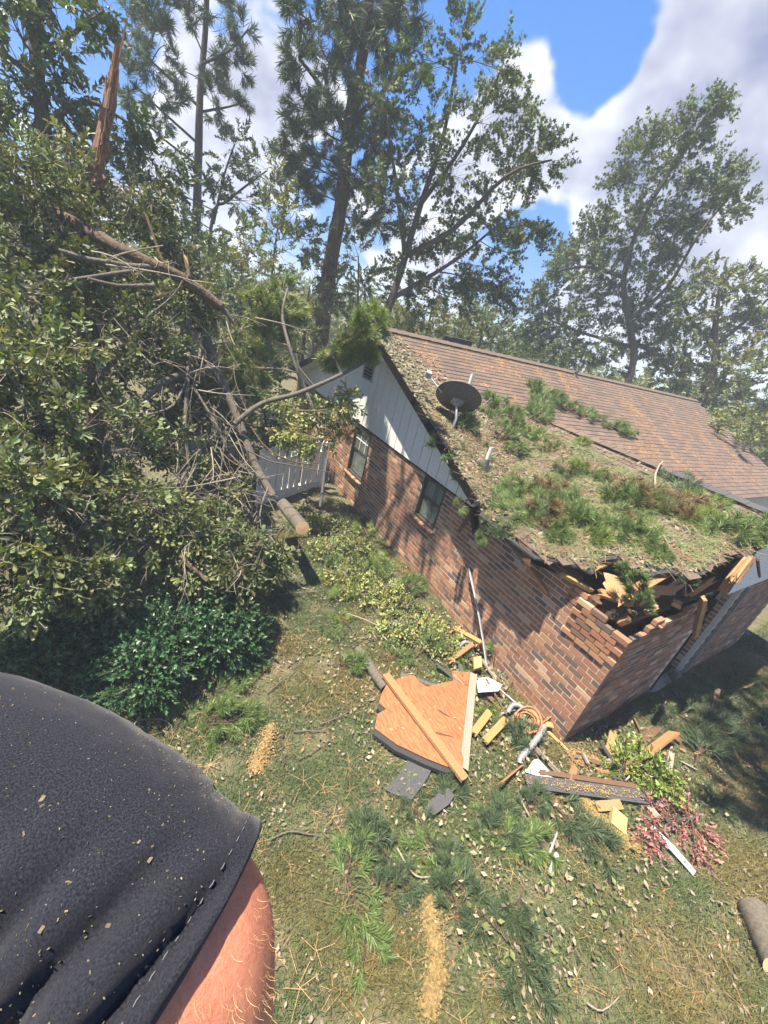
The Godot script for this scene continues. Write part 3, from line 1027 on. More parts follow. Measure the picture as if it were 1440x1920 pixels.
func gable_window(h: Node3D, z0: float, z1: float, y0: float, y1: float, muntins: bool) -> void:
	var w := part_node("window", h)
	var f := MB.new()
	f.bx(-0.003, 0.10, y0, y1, z0, z0 + 0.04); f.bx(-0.003, 0.10, y0, y1, z1 - 0.04, z1)
	f.bx(-0.002, 0.10, y0, y0 + 0.04, z0 + 0.04, z1 - 0.04); f.bx(-0.002, 0.10, y1 - 0.04, y1 + 0.045, z0 + 0.04, z1 - 0.04)
	put("frame", f.mesh(), M.bronze, w)
	var ym := (y0 + y1) / 2 + 0.02
	for s in 2:
		var sa := y0 + 0.04 if s == 0 else ym
		var sb := ym if s == 0 else y1 - 0.04
		var x := 0.062 if s == 0 else 0.044
		var m := MB.new()
		m.bx(x, x + 0.02, sa, sa + 0.03, z0 + 0.07, z1 - 0.07); m.bx(x, x + 0.02, sb - 0.03, sb, z0 + 0.07, z1 - 0.07)
		m.bx(x, x + 0.02, sa, sb, z0 + 0.041, z0 + 0.07); m.bx(x, x + 0.02, sa, sb, z1 - 0.07, z1 - 0.041)
		put("sash", m.mesh(), M.bronze, w)
		m = MB.new()
		m.bx(x + 0.009, x + 0.012, sa + 0.03, sb - 0.03, z0 + 0.07, z1 - 0.07)
		put("pane", m.mesh(), M.glass, w)
		if muntins and s == 1:
			m = MB.new()
			m.bx(x + 0.004, x + 0.018, (sa + sb) / 2 - 0.008, (sa + sb) / 2 + 0.008, z0 + 0.07, z1 - 0.07)
			for q in [0.36, 0.68]:
				var zm := lerpf(z0, z1, q)
				m.bx(x + 0.005, x + 0.017, sa + 0.03, sb - 0.03, zm - 0.008, zm + 0.008)
			put("muntin", m.mesh(), M.white_paint, w)
	var t := MB.new()
	t.bx(0.015, 0.05, y0 + 0.02, y1 - 0.01, z0 + 0.003, z0 + 0.035)
	if not muntins: put("track", t.mesh(), M.grey_track, w)
	t = MB.new()
	t.bx(0.052, 0.068, ym - 0.014, ym + 0.02, z0 + 0.1, z1 - 0.1)
	if muntins: put("lock_rail", t.mesh(), M.white_paint, w)
	t = MB.new()
	t.bx(0.02, 0.06, y0 + 0.012, y0 + 0.03, z0 + 0.05, z1 - 0.05)
	put("lower_rail", t.mesh(), M.white_paint, w)
	# curtain folds
	t = MB.new()
	var n := 40
	for i in n:
		var a := lerpf(z0, z1, float(i) / n)
		var b := lerpf(z0, z1, float(i + 1) / n)
		if not muntins and i % 20 > 13: continue
		t.quad(Vector3(0.15 + 0.02 * sin(i * 1.3), y0, a), Vector3(0.15 + 0.02 * sin(i * 1.3), y1, a), Vector3(0.15 + 0.02 * sin((i + 1) * 1.3), y1, b), Vector3(0.15 + 0.02 * sin((i + 1) * 1.3), y0, b))
	put("curtain", t.mesh(), M.curtain, w)
	t = MB.new()
	t.bx(0.5, 0.52, y0 - 0.3, y1 + 0.05, z0 - 0.4, z1 + 0.4)
	put("room", t.mesh(), M.old_wood, w)
	var nb := int((z1 - z0 + 0.1) / 0.075)
	for i in nb:
		var m := MB.new()
		m.box(Transform3D(Basis(Vector3(0, 0, 1), 0.22), Vector3(0.0, y0 - 0.035, z0 - 0.02 + i * 0.075)), Vector3(0.13, 0.05, 0.066))
		put("sill_brick", m.mesh(), M["brick%d" % rng.randi_range(0, 7)], w)

func front_window(h: Node3D) -> void:
	var w := part_node("window", h)
	var m := MB.new()
	m.bx(2.2, 2.26, 0.12, 1.95, -0.12, 0.012); m.bx(2.26, 3.19, 0.12, 0.17, -0.16, -0.10); m.bx(2.26, 3.19, 1.15, 1.2, -0.16, -0.12); m.bx(2.62, 2.66, 0.17, 1.95, -0.15, -0.11)
	put("frame", m.mesh(), M.trim_dark, w)
	m = MB.new()
	m.bx(2.26, 3.19, 0.17, 1.95, -0.142, -0.138)
	put("pane", m.mesh(), M.glass, w)
	m = MB.new()
	m.bx(3.3, 3.37, 0.15, 1.97, 0.004, 0.05)
	put("jamb_strip", m.mesh(), M.grey_wood, w)
	m = MB.new()
	m.bx(2.2, 3.2, 0.121, 1.95, -0.9, -0.88)
	put("room", m.mesh(), M.old_wood, w)
	m = MB.new()
	m.box(Transform3D(Basis(Vector3.RIGHT, 0.2), Vector3(2.7, 0.1, -0.02)), Vector3(1.1, 0.05, 0.16))
	put("sill", m.mesh(), M.grey_wood, w)

# ---------------------------------------------------------------- what the storm left on the roof
func wing_basis() -> Basis: return Basis(Vector3(0, 0, 1), atan(0.285))
func main_basis() -> Basis: return Basis(Vector3.RIGHT, atan(0.42))

func roof_litter() -> void:
	var leaves := Many.new()
	var straw := Many.new()
	for i in 12500:
		var x := rr(-0.34, 3.0)
		var z := rr(-4.3, 0.1)
		var onwing := z > -4.45 + (3.0 - x) * 0.62
		var at := Vector3(x, wing_y(x), z)
		var b := wing_basis()
		if not onwing:
			at.y = main_y(z)
			b = main_basis()
		elif not Geometry2D.is_point_in_polygon(Vector2(x - 0.03, z + 0.04), torn): continue
		var pile := 0.5 + 0.5 * bumps.get_noise_2d(x * 30.0, z * 30.0) * 2.0
		if rng.randf() > 0.32 + pile * 0.8: continue
		if onwing and x > 2.45 and z > -3.6 and rng.randf() < 0.85: continue
		at.y += 0.012 + 0.035 * rng.randf() * pile
		var k := rr(0.5, 1.5)
		var cc := Color(k, k, k * 0.9)
		if rng.randf() < 0.55: cc = Color(k * 0.5, k * 0.6, k * 0.3)
		cc = Color(cc.r * 0.52, cc.g * 0.55, cc.b * 0.56)
		leaves.add(Transform3D(b * Basis.from_euler(Vector3(rr(-0.6, 0.6), rng.randf() * TAU, rr(-0.6, 0.6))).scaled(Vector3.ONE * rr(0.05, 0.1)), at), cc)
		if i % 6 == 0:
			straw.add(Transform3D(b * Basis(Vector3.UP, rng.randf() * TAU).scaled(Vector3.ONE * rr(0.6, 1.1)), at + Vector3(0, 0.01, 0)), Color(0.6, 0.68, 0.8) * rr(0.5, 1.1))
	for i in 2600:    # a band of leaves caught along the gable edge
		var z := rr(-6.5, -2.3)
		var x := -0.34 + absf(rng.randfn(0.0, 0.55)) * (0.5 + (z + 6.6) * 0.35)
		if x > 2.6: continue
		var at := Vector3(x, main_y(z) + 0.01 + rr(0, 0.03), z)
		var k := rr(0.5, 1.5)
		var cc := Color(k, k, k * 0.9)
		if rng.randf() < 0.35: cc = Color(k * 0.5, k * 0.62, k * 0.28)
		cc = Color(cc.r * 0.5, cc.g * 0.52, cc.b * 0.52)
		leaves.add(Transform3D(main_basis() * Basis.from_euler(Vector3(rr(-0.6, 0.6), rng.randf() * TAU, rr(-0.6, 0.6))).scaled(Vector3.ONE * rr(0.05, 0.1)), at), cc)
	for i in 3800:    # straw washed into streaks on the bare shingles
		var x := rr(-0.2, 13.5)
		var z := rr(-6.6, -2.6)
		if bumps.get_noise_2d(x * 26.0 + z * 14.0, z * 6.0) + rr(-0.3, 0.3) < 0.12: continue
		straw.add(Transform3D(main_basis() * Basis(Vector3.UP, rr(-0.5, 0.5) + 0.9).scaled(Vector3(1.0, 0.6, 1.0) * rr(0.5, 1.0)), Vector3(x, main_y(z) + 0.008, z)), Color(1.1, 1.0, 0.85) * rr(0.7, 1.3))
	var mat_green := Many.new()
	for i in 2600:    # green needles shed all over the torn slope
		var x := rr(-0.3, 2.6)
		var z := rr(-4.0, 0.0)
		if not Geometry2D.is_point_in_polygon(Vector2(x - 0.03, z + 0.04), torn): continue
		if bumps.get_noise_2d(x * 34.0 + 9.0, z * 34.0) + rr(-0.3, 0.3) < 0.06: continue
		mat_green.add(Transform3D(wing_basis() * Basis(Vector3.UP, rng.randf() * TAU).scaled(Vector3(0.7, 1.6, 0.7) * rr(0.6, 1.2)), Vector3(x, wing_y(x) + rr(0.02, 0.07), z)), Color(1, 1, 1) * rr(0.7, 1.3))
	tag(many("shed_needles", KIT.straw, M.needle_green, mat_green), "fresh green pine needles shed over the torn lower roof", "pine needles")
	tag(many("leaf_litter", KIT.litter, M.litter, leaves), "dry and green leaves strewn over the torn roof", "leaf litter")
	tag(many("pine_straw", KIT.straw, M.straw, straw), "orange pine straw in streaks on the brown shingles", "pine straw")
	# boughs: pixel-free places on the two slopes
	var mains := [Vector3(0.017, 2.869, -3.770), Vector3(0.542, 2.965, -3.999), Vector3(0.747, 2.892, -3.823), Vector3(1.510, 3.120, -4.368), Vector3(1.593, 3.005, -4.092), Vector3(2.160, 3.215, -4.592), Vector3(2.329, 3.094, -4.306), Vector3(2.846, 3.215, -4.594), Vector3(0.931, 2.844, -3.709), Vector3(3.591, 3.470, -5.201), Vector3(3.954, 3.455, -5.164), Vector3(1.886, 3.076, -4.262), Vector3(1.946, 2.988, -4.052), Vector3(2.458, 3.037, -4.168), Vector3(1.100, 3.015, -4.116), Vector3(0.124, 2.822, -3.658), Vector3(0.448, 2.831, -3.678), Vector3(3.452, 3.280, -4.748), Vector3(1.316, 2.937, -3.932)]
	for i in mains.size():
		bough("green pine bough in the heap beside the satellite dish", mains[i], rng.randf() * TAU, main_basis() * Basis(Vector3(0, 0, 1), 0.25), rr(0.7, 1.1), i, "needle_green", "pine boughs heaped beside the satellite dish")
	mains = [Vector3(4.534, 3.223, -4.611), Vector3(5.050, 3.208, -4.575), Vector3(5.467, 3.149, -4.435), Vector3(5.766, 3.046, -4.191), Vector3(4.146, 3.278, -4.744)]
	for i in mains.size():
		bough("pine bough lying across the bare shingles just above the lower ridge", mains[i], rr(-0.5, 0.5), main_basis() * Basis(Vector3(0, 0, 1), 0.2), rr(0.6, 0.95), i + 1, "needle_green", "pine boughs above the lower ridge")
	var wings := [Vector3(3.066, 3.173, -2.445), Vector3(2.928, 3.134, -2.047), Vector3(2.639, 3.052, -1.580), Vector3(2.385, 2.980, -1.170), Vector3(3.321, 3.246, -2.416), Vector3(2.011, 2.873, -1.058), Vector3(2.099, 2.898, -0.845), Vector3(2.028, 2.878, -0.660), Vector3(0.180, 2.351, -2.007), Vector3(0.042, 2.312, -1.713), Vector3(0.030, 2.308, -1.511), Vector3(0.647, 2.484, -1.348), Vector3(0.628, 2.479, -1.083), Vector3(1.223, 2.648, -1.375), Vector3(0.969, 2.576, -0.945),
		Vector3(1.069, 2.604, -0.752), Vector3(0.266, 2.375, -1.369), Vector3(1.555, 2.743, -0.460), Vector3(2.018, 2.875, -2.381), Vector3(1.797, 2.812, -2.742), Vector3(0.940, 2.568, -2.231), Vector3(2.000, 2.870, -1.774), Vector3(2.585, 3.037, -0.179), Vector3(2.141, 2.910, -0.446), Vector3(0.653, 2.486, -2.793), Vector3(2.644, 3.053, -1.997), Vector3(3.419, 3.274, -2.227), Vector3(2.698, 3.069, -1.444), Vector3(2.238, 2.938, -1.003), Vector3(0.325, 2.392, -1.999), Vector3(0.225, 2.364, -1.749), Vector3(-0.110, 2.268, -1.805), Vector3(0.932, 2.565, -1.322), Vector3(1.008, 2.587, -1.131), Vector3(2.285, 2.951, -0.732)]
	for i in wings.size():
		if wings[i].x > 2.25: continue
		bough("broken pine bough lying in the litter on the torn lower roof", wings[i] + Vector3(0, 0.01, 0), rng.randf() * TAU, wing_basis() * Basis(Vector3.RIGHT, rr(-0.1, 0.1)), rr(0.6, 1.05), i, ["needle_green", "needle_dark", "needle_green"][i % 3], "pine boughs on the torn lower roof")
	for i in 54:
		var x := rr(-0.1, 2.4)
		var z := rr(-3.9, -0.2)
		if z < -3.95 + (2.8 - x) * 0.62 or not Geometry2D.is_point_in_polygon(Vector2(x - 0.3, z + 0.35), torn): continue
		bough("broken pine bough lying in the litter on the torn lower roof", Vector3(x, wing_y(x) + 0.01, z), rng.randf() * TAU, wing_basis(), rr(0.5, 1.0), i, ["needle_bright", "needle_green", "needle_brown"][i % 3], "pine boughs on the torn lower roof")
	stick("broken_branch", "crooked bare grey branch standing up out of the boughs on the roof", "branch", [Vector3(2.026, 2.897, -1.263), Vector3(2.229, 3.055, -1.482), Vector3(2.565, 3.191, -1.688), Vector3(2.993, 3.273, -1.843)], 0.022, 0.012, "pale_bark")
	stick("broken_branch", "thin bare stick lying across the leaves on the lower roof", "branch", [Vector3(2.256, 2.973, -2.872), Vector3(1.832, 2.862, -2.911), Vector3(1.481, 2.752, -3.055)], 0.012, 0.006, "pale_bark")
	stick("broken_branch", "forked pale twig at the foot of the bare shingles", "branch", [Vector3(2.477, 3.413, -4.992), Vector3(1.920, 3.406, -4.929), Vector3(1.294, 3.245, -4.592)], 0.01, 0.005, "pale_bark")
	stick("broken_branch", "long pale stick near the torn edge of the roof", "branch", [Vector3(1.327, 2.718, -0.871), Vector3(1.208, 2.694, -0.654), Vector3(0.984, 2.610, -0.388)], 0.012, 0.006, "pale_bark")
	for i in 22:
		var x := rr(0.3, 2.6)
		var z := rr(-3.6, -0.6) + 0.2
		if z > -0.9 + x * 0.4 or z < -4.2 + (3.0 - x) * 0.62: continue
		var a := rng.randf() * TAU
		var d := Vector3(cos(a), 0, sin(a)) * rr(0.15, 0.4)
		var p := Vector3(x, wing_y(x) + 0.04, z)
		var q := p + d
		var e := p + d * 0.5
		q.y = wing_y(q.x) + 0.03
		e.y = wing_y(e.x) + 0.07
		var o := stick("twig", "short pale twig among the leaves on the lower roof", "twig", [p, e, q], 0.007, 0.003, "pale_bark", 5)
		o.set_meta("group", "twigs on the lower roof")
	dish()

func dish() -> void:
	var at := Vector3(0.065, 2.917, -3.882)
	var n := thing("satellite_dish", "dark grey oval satellite dish on a bent mast at the gable edge of the roof", "satellite dish", at)
	var c: Vector3 = Vector3(0.151, 3.377, -4.067) - at
	var face := Vector3(0.5, 0.62, -0.6).normalized()     # the dish looks up and away
	var m := MB.new()
	var side := (Vector3(0.84, -0.1, 0.45) - face * face.dot(Vector3(0.84, -0.1, 0.45))).normalized()
	var upv := face.cross(side).normalized()
	var grid := []
	for r in 9:
		var row := []
		for k in 36:
			var a := TAU * k / 36
			var q := r / 8.0
			row.append(c + side * cos(a) * q * 0.40 + upv * sin(a) * q * 0.36 + face * 0.085 * q * q)
		grid.append(row)
	for r in 8:
		for k in 36:
			var k2 := (k + 1) % 36
			m.quad(grid[r][k], grid[r + 1][k], grid[r + 1][k2], grid[r][k2])
	for k in 36:
		var k2 := (k + 1) % 36
		var o: Vector3 = grid[8][k] - face * 0.012
		var o2: Vector3 = grid[8][k2] - face * 0.012
		m.quad(grid[8][k], o, o2, grid[8][k2])
	put("reflector", m.mesh(), M.dish, n)
	m = MB.new()
	m.tube([Vector3(0, 0, 0), Vector3(0.0, 0.2, 0.01), c * 0.75 + Vector3(0, 0.02, 0), c - face * 0.05], [0.024, 0.024, 0.024, 0.022], 10)
	put("mast", m.mesh(), M.steel, n)
	m = MB.new()
	m.box(Transform3D(main_basis(), Vector3(0, 0.012, 0)), Vector3(0.16, 0.012, 0.22))
	put("foot_plate", m.mesh(), M.steel, n)
	m = MB.new()
	m.box(Transform3D(Basis(side, face, -upv), c - face * 0.03), Vector3(0.2, 0.05, 0.13))
	m.box(Transform3D(Basis(side, face, -upv), c - face * 0.07), Vector3(0.09, 0.06, 0.07))
	put("bracket", m.mesh(), M.steel, n)
	m = MB.new()
	var tip := c - side * 0.62 + face * 0.28
	m.tube([c - side * 0.3 + face * 0.02, tip], [0.012, 0.012], 6)
	put("feed_arm", m.mesh(), M.grey_track, n)
	m = MB.new()
	m.box(Transform3D(Basis(side, face, -upv), tip), Vector3(0.09, 0.06, 0.12))
	put("receiver", m.mesh(), M.grey_track, n)

# ---------------------------------------------------------------- trees
func back_trees() -> void:
	tree("pine_tree", "tall dark full pine standing behind the gable peak", "pine tree",
		[[[Vector3(1.457, 2.940, -13.457) * Vector3(1, 0, 1), Vector3(1.456, 3.260, -13.486), Vector3(1.422, 5.614, -13.500), Vector3(1.479, 7.102, -13.500), Vector3(1.328, 9.002, -13.428), Vector3(1.343, 10.451, -13.239), Vector3(1.126, 11.849, -12.909)], 0.30, 0.12],
		[[Vector3(1.288, 8.740, -13.412), Vector3(0.239, 9.349, -13.164), Vector3(-0.429, 9.587, -13.072)], 0.09, 0.03], [[Vector3(1.292, 8.974, -13.339), Vector3(1.977, 9.842, -12.852), Vector3(2.005, 10.455, -12.588)], 0.09, 0.03]],
		[[Vector3(-0.687, 10.154, -12.553), 0.39], [Vector3(-0.002, 10.533, -12.366), 0.47], [Vector3(1.164, 10.996, -12.529), 0.61], [Vector3(1.486, 10.761, -11.247), 0.41], [Vector3(0.246, 10.181, -13.534), 0.53], [Vector3(1.337, 10.446, -13.225), 0.67], [Vector3(2.004, 10.574, -12.642), 0.42], [Vector3(-0.396, 9.287, -13.047), 0.41], [Vector3(0.358, 9.211, -12.288), 0.52], [Vector3(1.357, 9.350, -12.129), 0.60], [Vector3(-0.268, 8.580, -12.706), 0.42], [Vector3(0.859, 8.798, -13.971), 0.62], [Vector3(0.111, 8.344, -14.374), 0.35], [Vector3(1.831, 8.890, -13.131), 0.57], [Vector3(0.341, 7.716, -12.728), 0.46], [Vector3(0.007, 7.792, -14.345), 0.26], [Vector3(0.286, 7.121, -13.190), 0.25], [Vector3(1.765, 7.914, -13.865), 0.53], [Vector3(2.379, 8.070, -13.426), 0.57], [Vector3(2.192, 6.704, -12.452), 0.48], [Vector3(1.248, 11.036, -13.988), 0.62], [Vector3(0.844, 11.838, -13.837), 0.79], [Vector3(1.888, 12.085, -13.445), 0.69]],
		{"leaf": "tuft_far", "green": "needle_dark", "bark": "pine_bark", "per": 12.0, "size": 1.2, "lean": Vector3(0, -0.5, 0), "run": 4})
	tree("pine_tree", "slender pine with a bare straight trunk and sparse level branches", "pine tree",
		[[[Vector3(-2.141, 5.121, -17.568) * Vector3(1, 0, 1), Vector3(-2.145, 5.286, -17.561), Vector3(-2.155, 7.418, -17.344), Vector3(-2.150, 9.040, -17.321), Vector3(-2.031, 10.571, -17.388), Vector3(-2.044, 11.909, -17.113)], 0.17, 0.06],
		[[Vector3(-2.166, 8.787, -17.384), Vector3(-3.277, 9.169, -17.097), Vector3(-3.950, 9.354, -16.879)], 0.05, 0.02], [[Vector3(-2.161, 7.843, -17.374), Vector3(-3.274, 8.296, -17.300), Vector3(-4.062, 8.640, -17.164)], 0.05, 0.02], [[Vector3(-2.165, 7.274, -17.368), Vector3(-3.289, 7.632, -17.223), Vector3(-4.195, 8.078, -16.982)], 0.045, 0.02],
		[[Vector3(-2.124, 9.801, -17.322), Vector3(-1.391, 10.333, -17.044), Vector3(-0.942, 10.918, -16.758)], 0.045, 0.02], [[Vector3(-2.129, 8.673, -17.406), Vector3(-1.294, 9.074, -17.177), Vector3(-0.813, 9.355, -17.009)], 0.04, 0.015], [[Vector3(-2.144, 6.773, -17.435), Vector3(-2.810, 6.932, -17.492), Vector3(-3.276, 6.927, -17.533)], 0.03, 0.01]],
		[[Vector3(-3.906, 10.193, -17.314), 0.29], [Vector3(-3.295, 10.165, -16.668), 0.34], [Vector3(-2.694, 10.362, -16.090), 0.33], [Vector3(-1.579, 10.954, -17.038), 0.36], [Vector3(-1.110, 10.823, -16.886), 0.27], [Vector3(-1.324, 10.520, -17.439), 0.33], [Vector3(-3.764, 9.973, -17.878), 0.31], [Vector3(-4.085, 9.260, -16.730), 0.22], [Vector3(-3.217, 9.507, -16.084), 0.34], [Vector3(-3.605, 9.047, -16.171), 0.29], [Vector3(-2.775, 9.550, -17.893), 0.33], [Vector3(-1.661, 9.931, -17.620), 0.31], [Vector3(-1.016, 10.099, -17.233), 0.26], [Vector3(-4.126, 8.446, -16.384), 0.25], [Vector3(-3.447, 8.616, -16.757), 0.32], [Vector3(-4.089, 8.369, -18.298), 0.25], [Vector3(-3.063, 8.508, -16.377), 0.29], [Vector3(-1.223, 9.569, -17.678), 0.33], [Vector3(-1.778, 9.160, -17.211), 0.32], [Vector3(-1.069, 9.059, -16.294), 0.20], [Vector3(-3.245, 8.190, -17.733), 0.29], [Vector3(-1.477, 8.869, -17.936), 0.28], [Vector3(-2.211, 10.939, -16.273), 0.48], [Vector3(-2.997, 10.500, -15.666), 0.34]],
		{"leaf": "tuft_far", "green": "needle_dark", "bark": "bark", "per": 7.0, "size": 1.2, "run": 3})
	tree("sweetgum_tree", "big airy sweetgum forking low behind the near end of the ridge", "sweetgum tree",
		[[[Vector3(2.391, 3.789, -10.825) * Vector3(1, 0, 1), Vector3(2.379, 4.021, -10.842), Vector3(2.441, 4.798, -10.807), Vector3(2.608, 5.978, -10.848), Vector3(2.760, 7.337, -10.862), Vector3(2.888, 8.787, -10.711), Vector3(2.758, 10.294, -10.650)], 0.17, 0.03],
		[[Vector3(2.608, 5.978, -10.848), Vector3(3.405, 6.855, -9.931), Vector3(3.893, 8.133, -8.926), Vector3(4.385, 8.522, -8.044)], 0.09, 0.02], [[Vector3(2.441, 4.798, -10.807), Vector3(3.892, 6.179, -10.201), Vector3(4.798, 7.369, -9.746)], 0.08, 0.02], [[Vector3(2.608, 5.978, -10.848), Vector3(1.971, 7.604, -11.131), Vector3(1.360, 9.111, -11.434)], 0.08, 0.02], [[Vector3(2.760, 7.337, -10.862), Vector3(3.050, 8.622, -9.912), Vector3(3.129, 9.931, -9.272)], 0.07, 0.02]],
		[[Vector3(2.805, 10.706, -10.868), 0.49], [Vector3(2.005, 10.098, -11.102), 0.53], [Vector3(3.634, 10.337, -10.173), 0.47], [Vector3(1.259, 9.145, -11.274), 0.51], [Vector3(2.154, 8.926, -10.509), 0.64], [Vector3(3.278, 9.107, -9.778), 0.60], [Vector3(4.638, 9.779, -9.882), 0.34], [Vector3(2.622, 8.394, -12.018), 0.75], [Vector3(3.407, 8.107, -10.310), 0.67], [Vector3(4.969, 8.859, -10.339), 0.56], [Vector3(4.709, 8.642, -8.623), 0.38], [Vector3(4.117, 8.737, -8.438), 0.25], [Vector3(1.835, 7.086, -11.320), 0.70], [Vector3(3.518, 7.054, -11.522), 0.82], [Vector3(4.348, 7.250, -10.019), 0.73], [Vector3(4.863, 7.629, -9.294), 0.43], [Vector3(4.987, 6.303, -10.245), 0.74], [Vector3(4.909, 6.736, -9.095), 0.39], [Vector3(4.141, 6.066, -11.011), 0.66], [Vector3(2.856, 5.749, -11.126), 0.58], [Vector3(5.100, 5.803, -9.258), 0.57], [Vector3(5.442, 7.270, -8.713), 0.16], [Vector3(1.409, 8.477, -12.140), 0.49], [Vector3(5.109, 5.373, -10.726), 0.58], [Vector3(3.643, 5.004, -11.331), 0.41]],
		{"per": 22.0, "run": 3, "thick": 0.7})
	tree("sweetgum_tree", "tall sweetgum leaning right against the clouds beyond the far roof", "sweetgum tree",
		[[[Vector3(13.680, 4.370, -8.975) * Vector3(1, 0, 1), Vector3(13.649, 4.464, -9.032), Vector3(13.075, 6.353, -9.828), Vector3(12.485, 7.744, -10.413), Vector3(12.312, 9.503, -10.577), Vector3(12.449, 11.466, -10.282), Vector3(12.546, 12.894, -9.936)], 0.16, 0.03],
		[[Vector3(12.485, 7.744, -10.413), Vector3(11.582, 7.850, -11.612), Vector3(10.902, 7.450, -12.522)], 0.09, 0.03], [[Vector3(13.075, 6.353, -9.828), Vector3(13.347, 7.657, -9.060), Vector3(13.491, 9.461, -8.907), Vector3(13.897, 11.004, -8.569)], 0.09, 0.02], [[Vector3(13.404, 5.436, -9.409), Vector3(12.123, 5.543, -11.321), Vector3(11.016, 5.804, -12.653)], 0.08, 0.02]],
		[[Vector3(11.754, 12.600, -9.236), 0.20], [Vector3(12.061, 12.437, -9.919), 0.42], [Vector3(11.809, 11.953, -10.072), 0.52], [Vector3(11.577, 11.836, -11.018), 0.54], [Vector3(12.630, 11.743, -12.157), 0.68], [Vector3(11.869, 10.890, -11.944), 0.39], [Vector3(13.140, 11.303, -11.114), 0.73], [Vector3(13.168, 11.669, -9.961), 0.61], [Vector3(12.833, 10.767, -8.815), 0.49], [Vector3(14.002, 11.129, -8.756), 0.35], [Vector3(14.157, 10.525, -9.947), 0.73], [Vector3(13.824, 10.306, -11.134), 0.78], [Vector3(14.652, 10.473, -9.349), 0.48], [Vector3(13.495, 10.390, -8.052), 0.18], [Vector3(14.443, 9.732, -10.259), 0.59], [Vector3(11.712, 9.696, -11.221), 0.57], [Vector3(11.530, 9.224, -11.797), 0.52], [Vector3(13.610, 9.136, -11.315), 0.82], [Vector3(12.316, 8.747, -12.581), 0.65], [Vector3(12.258, 8.315, -13.434), 0.60], [Vector3(10.947, 7.663, -12.388), 0.44], [Vector3(12.036, 7.986, -10.983), 0.80], [Vector3(13.114, 8.292, -9.922), 0.70], [Vector3(14.799, 9.075, -10.287), 0.42], [Vector3(11.065, 6.895, -12.363), 0.70], [Vector3(13.582, 7.214, -12.643), 1.07], [Vector3(13.871, 6.990, -11.072), 1.01], [Vector3(14.263, 7.213, -9.707), 0.87], [Vector3(11.256, 5.578, -13.057), 0.86], [Vector3(11.669, 5.597, -11.871), 1.04], [Vector3(12.736, 5.298, -10.791), 1.03], [Vector3(15.075, 5.728, -10.580), 0.97], [Vector3(15.259, 5.736, -9.420), 0.80], [Vector3(10.952, 6.204, -12.805), 0.61], [Vector3(12.197, 4.636, -11.478), 0.85], [Vector3(13.104, 4.442, -9.782), 0.68], [Vector3(12.128, 4.750, -13.384), 0.77]],
		{"per": 21.0, "size": 1.15, "green": "leaf_green", "run": 3, "thick": 0.6})
	tree("oak_tree", "broad olive oak at the right edge beyond the roof end", "oak tree",
		[[[Vector3(18.739, 3.765, -7.522) * Vector3(1, 0, 1), Vector3(18.490, 5.315, -8.143), Vector3(18.091, 7.002, -8.786), Vector3(17.637, 8.598, -9.257)], 0.25, 0.06], [[Vector3(18.252, 6.380, -8.557), Vector3(18.371, 7.615, -7.935), Vector3(18.360, 8.484, -7.616)], 0.1, 0.04], [[Vector3(18.252, 6.380, -8.557), Vector3(17.503, 7.414, -9.923), Vector3(16.968, 8.341, -10.662)], 0.1, 0.04]],
		[[Vector3(17.409, 8.772, -10.610), 0.72], [Vector3(17.408, 8.941, -9.571), 0.68], [Vector3(17.689, 8.669, -8.484), 0.74], [Vector3(18.782, 8.450, -7.817), 0.66], [Vector3(17.138, 7.337, -9.961), 0.90], [Vector3(18.576, 7.483, -9.230), 0.90], [Vector3(19.630, 7.366, -8.208), 0.97], [Vector3(18.488, 7.366, -6.855), 0.76], [Vector3(18.703, 5.912, -10.150), 0.99], [Vector3(18.139, 5.704, -8.331), 0.99], [Vector3(17.594, 5.699, -6.945), 0.75], [Vector3(18.908, 4.361, -8.640), 0.88], [Vector3(17.238, 4.851, -9.418), 0.73], [Vector3(18.020, 4.482, -6.960), 0.83], [Vector3(20.225, 4.550, -6.226), 0.55]],
		{"per": 22.0, "size": 1.3, "thick": 0.6, "leaf": "oval_far", "green": "leaf_olive", "run": 3})
	tree("young_tree", "low yellowish sapling behind the right end of the roof", "tree",
		[[[Vector3(13.580, 2.941, -3.850) * Vector3(1, 0, 1), Vector3(13.556, 3.267, -4.018), Vector3(13.527, 3.960, -4.224)], 0.06, 0.02]], [[Vector3(12.569, 3.920, -4.130), 0.40], [Vector3(14.289, 3.846, -4.155), 0.45], [Vector3(14.626, 3.271, -3.620), 0.49], [Vector3(13.447, 3.858, -4.801), 0.30], [Vector3(14.548, 3.227, -3.980), 0.37]],
		{"per": 14.0, "leaf": "oval_far", "green": "leaf_olive"})
	tree("young_tree", "dense dark sapling just behind the middle of the ridge", "tree",
		[[[Vector3(9.077, 3.345, -13.242) * Vector3(1, 0, 1), Vector3(8.887, 4.192, -13.458), Vector3(8.706, 5.233, -13.604)], 0.08, 0.03]], [[Vector3(7.511, 5.026, -13.384), 0.84], [Vector3(9.091, 5.013, -13.381), 0.84], [Vector3(8.485, 4.292, -13.790), 0.77], [Vector3(9.262, 5.888, -13.489), 0.56], [Vector3(10.564, 4.542, -13.061), 0.92], [Vector3(9.006, 4.329, -12.777), 0.77], [Vector3(10.107, 3.982, -10.951), 0.84], [Vector3(10.478, 3.663, -12.703), 0.81]],
		{"per": 12.0, "green": "leaf_green"})
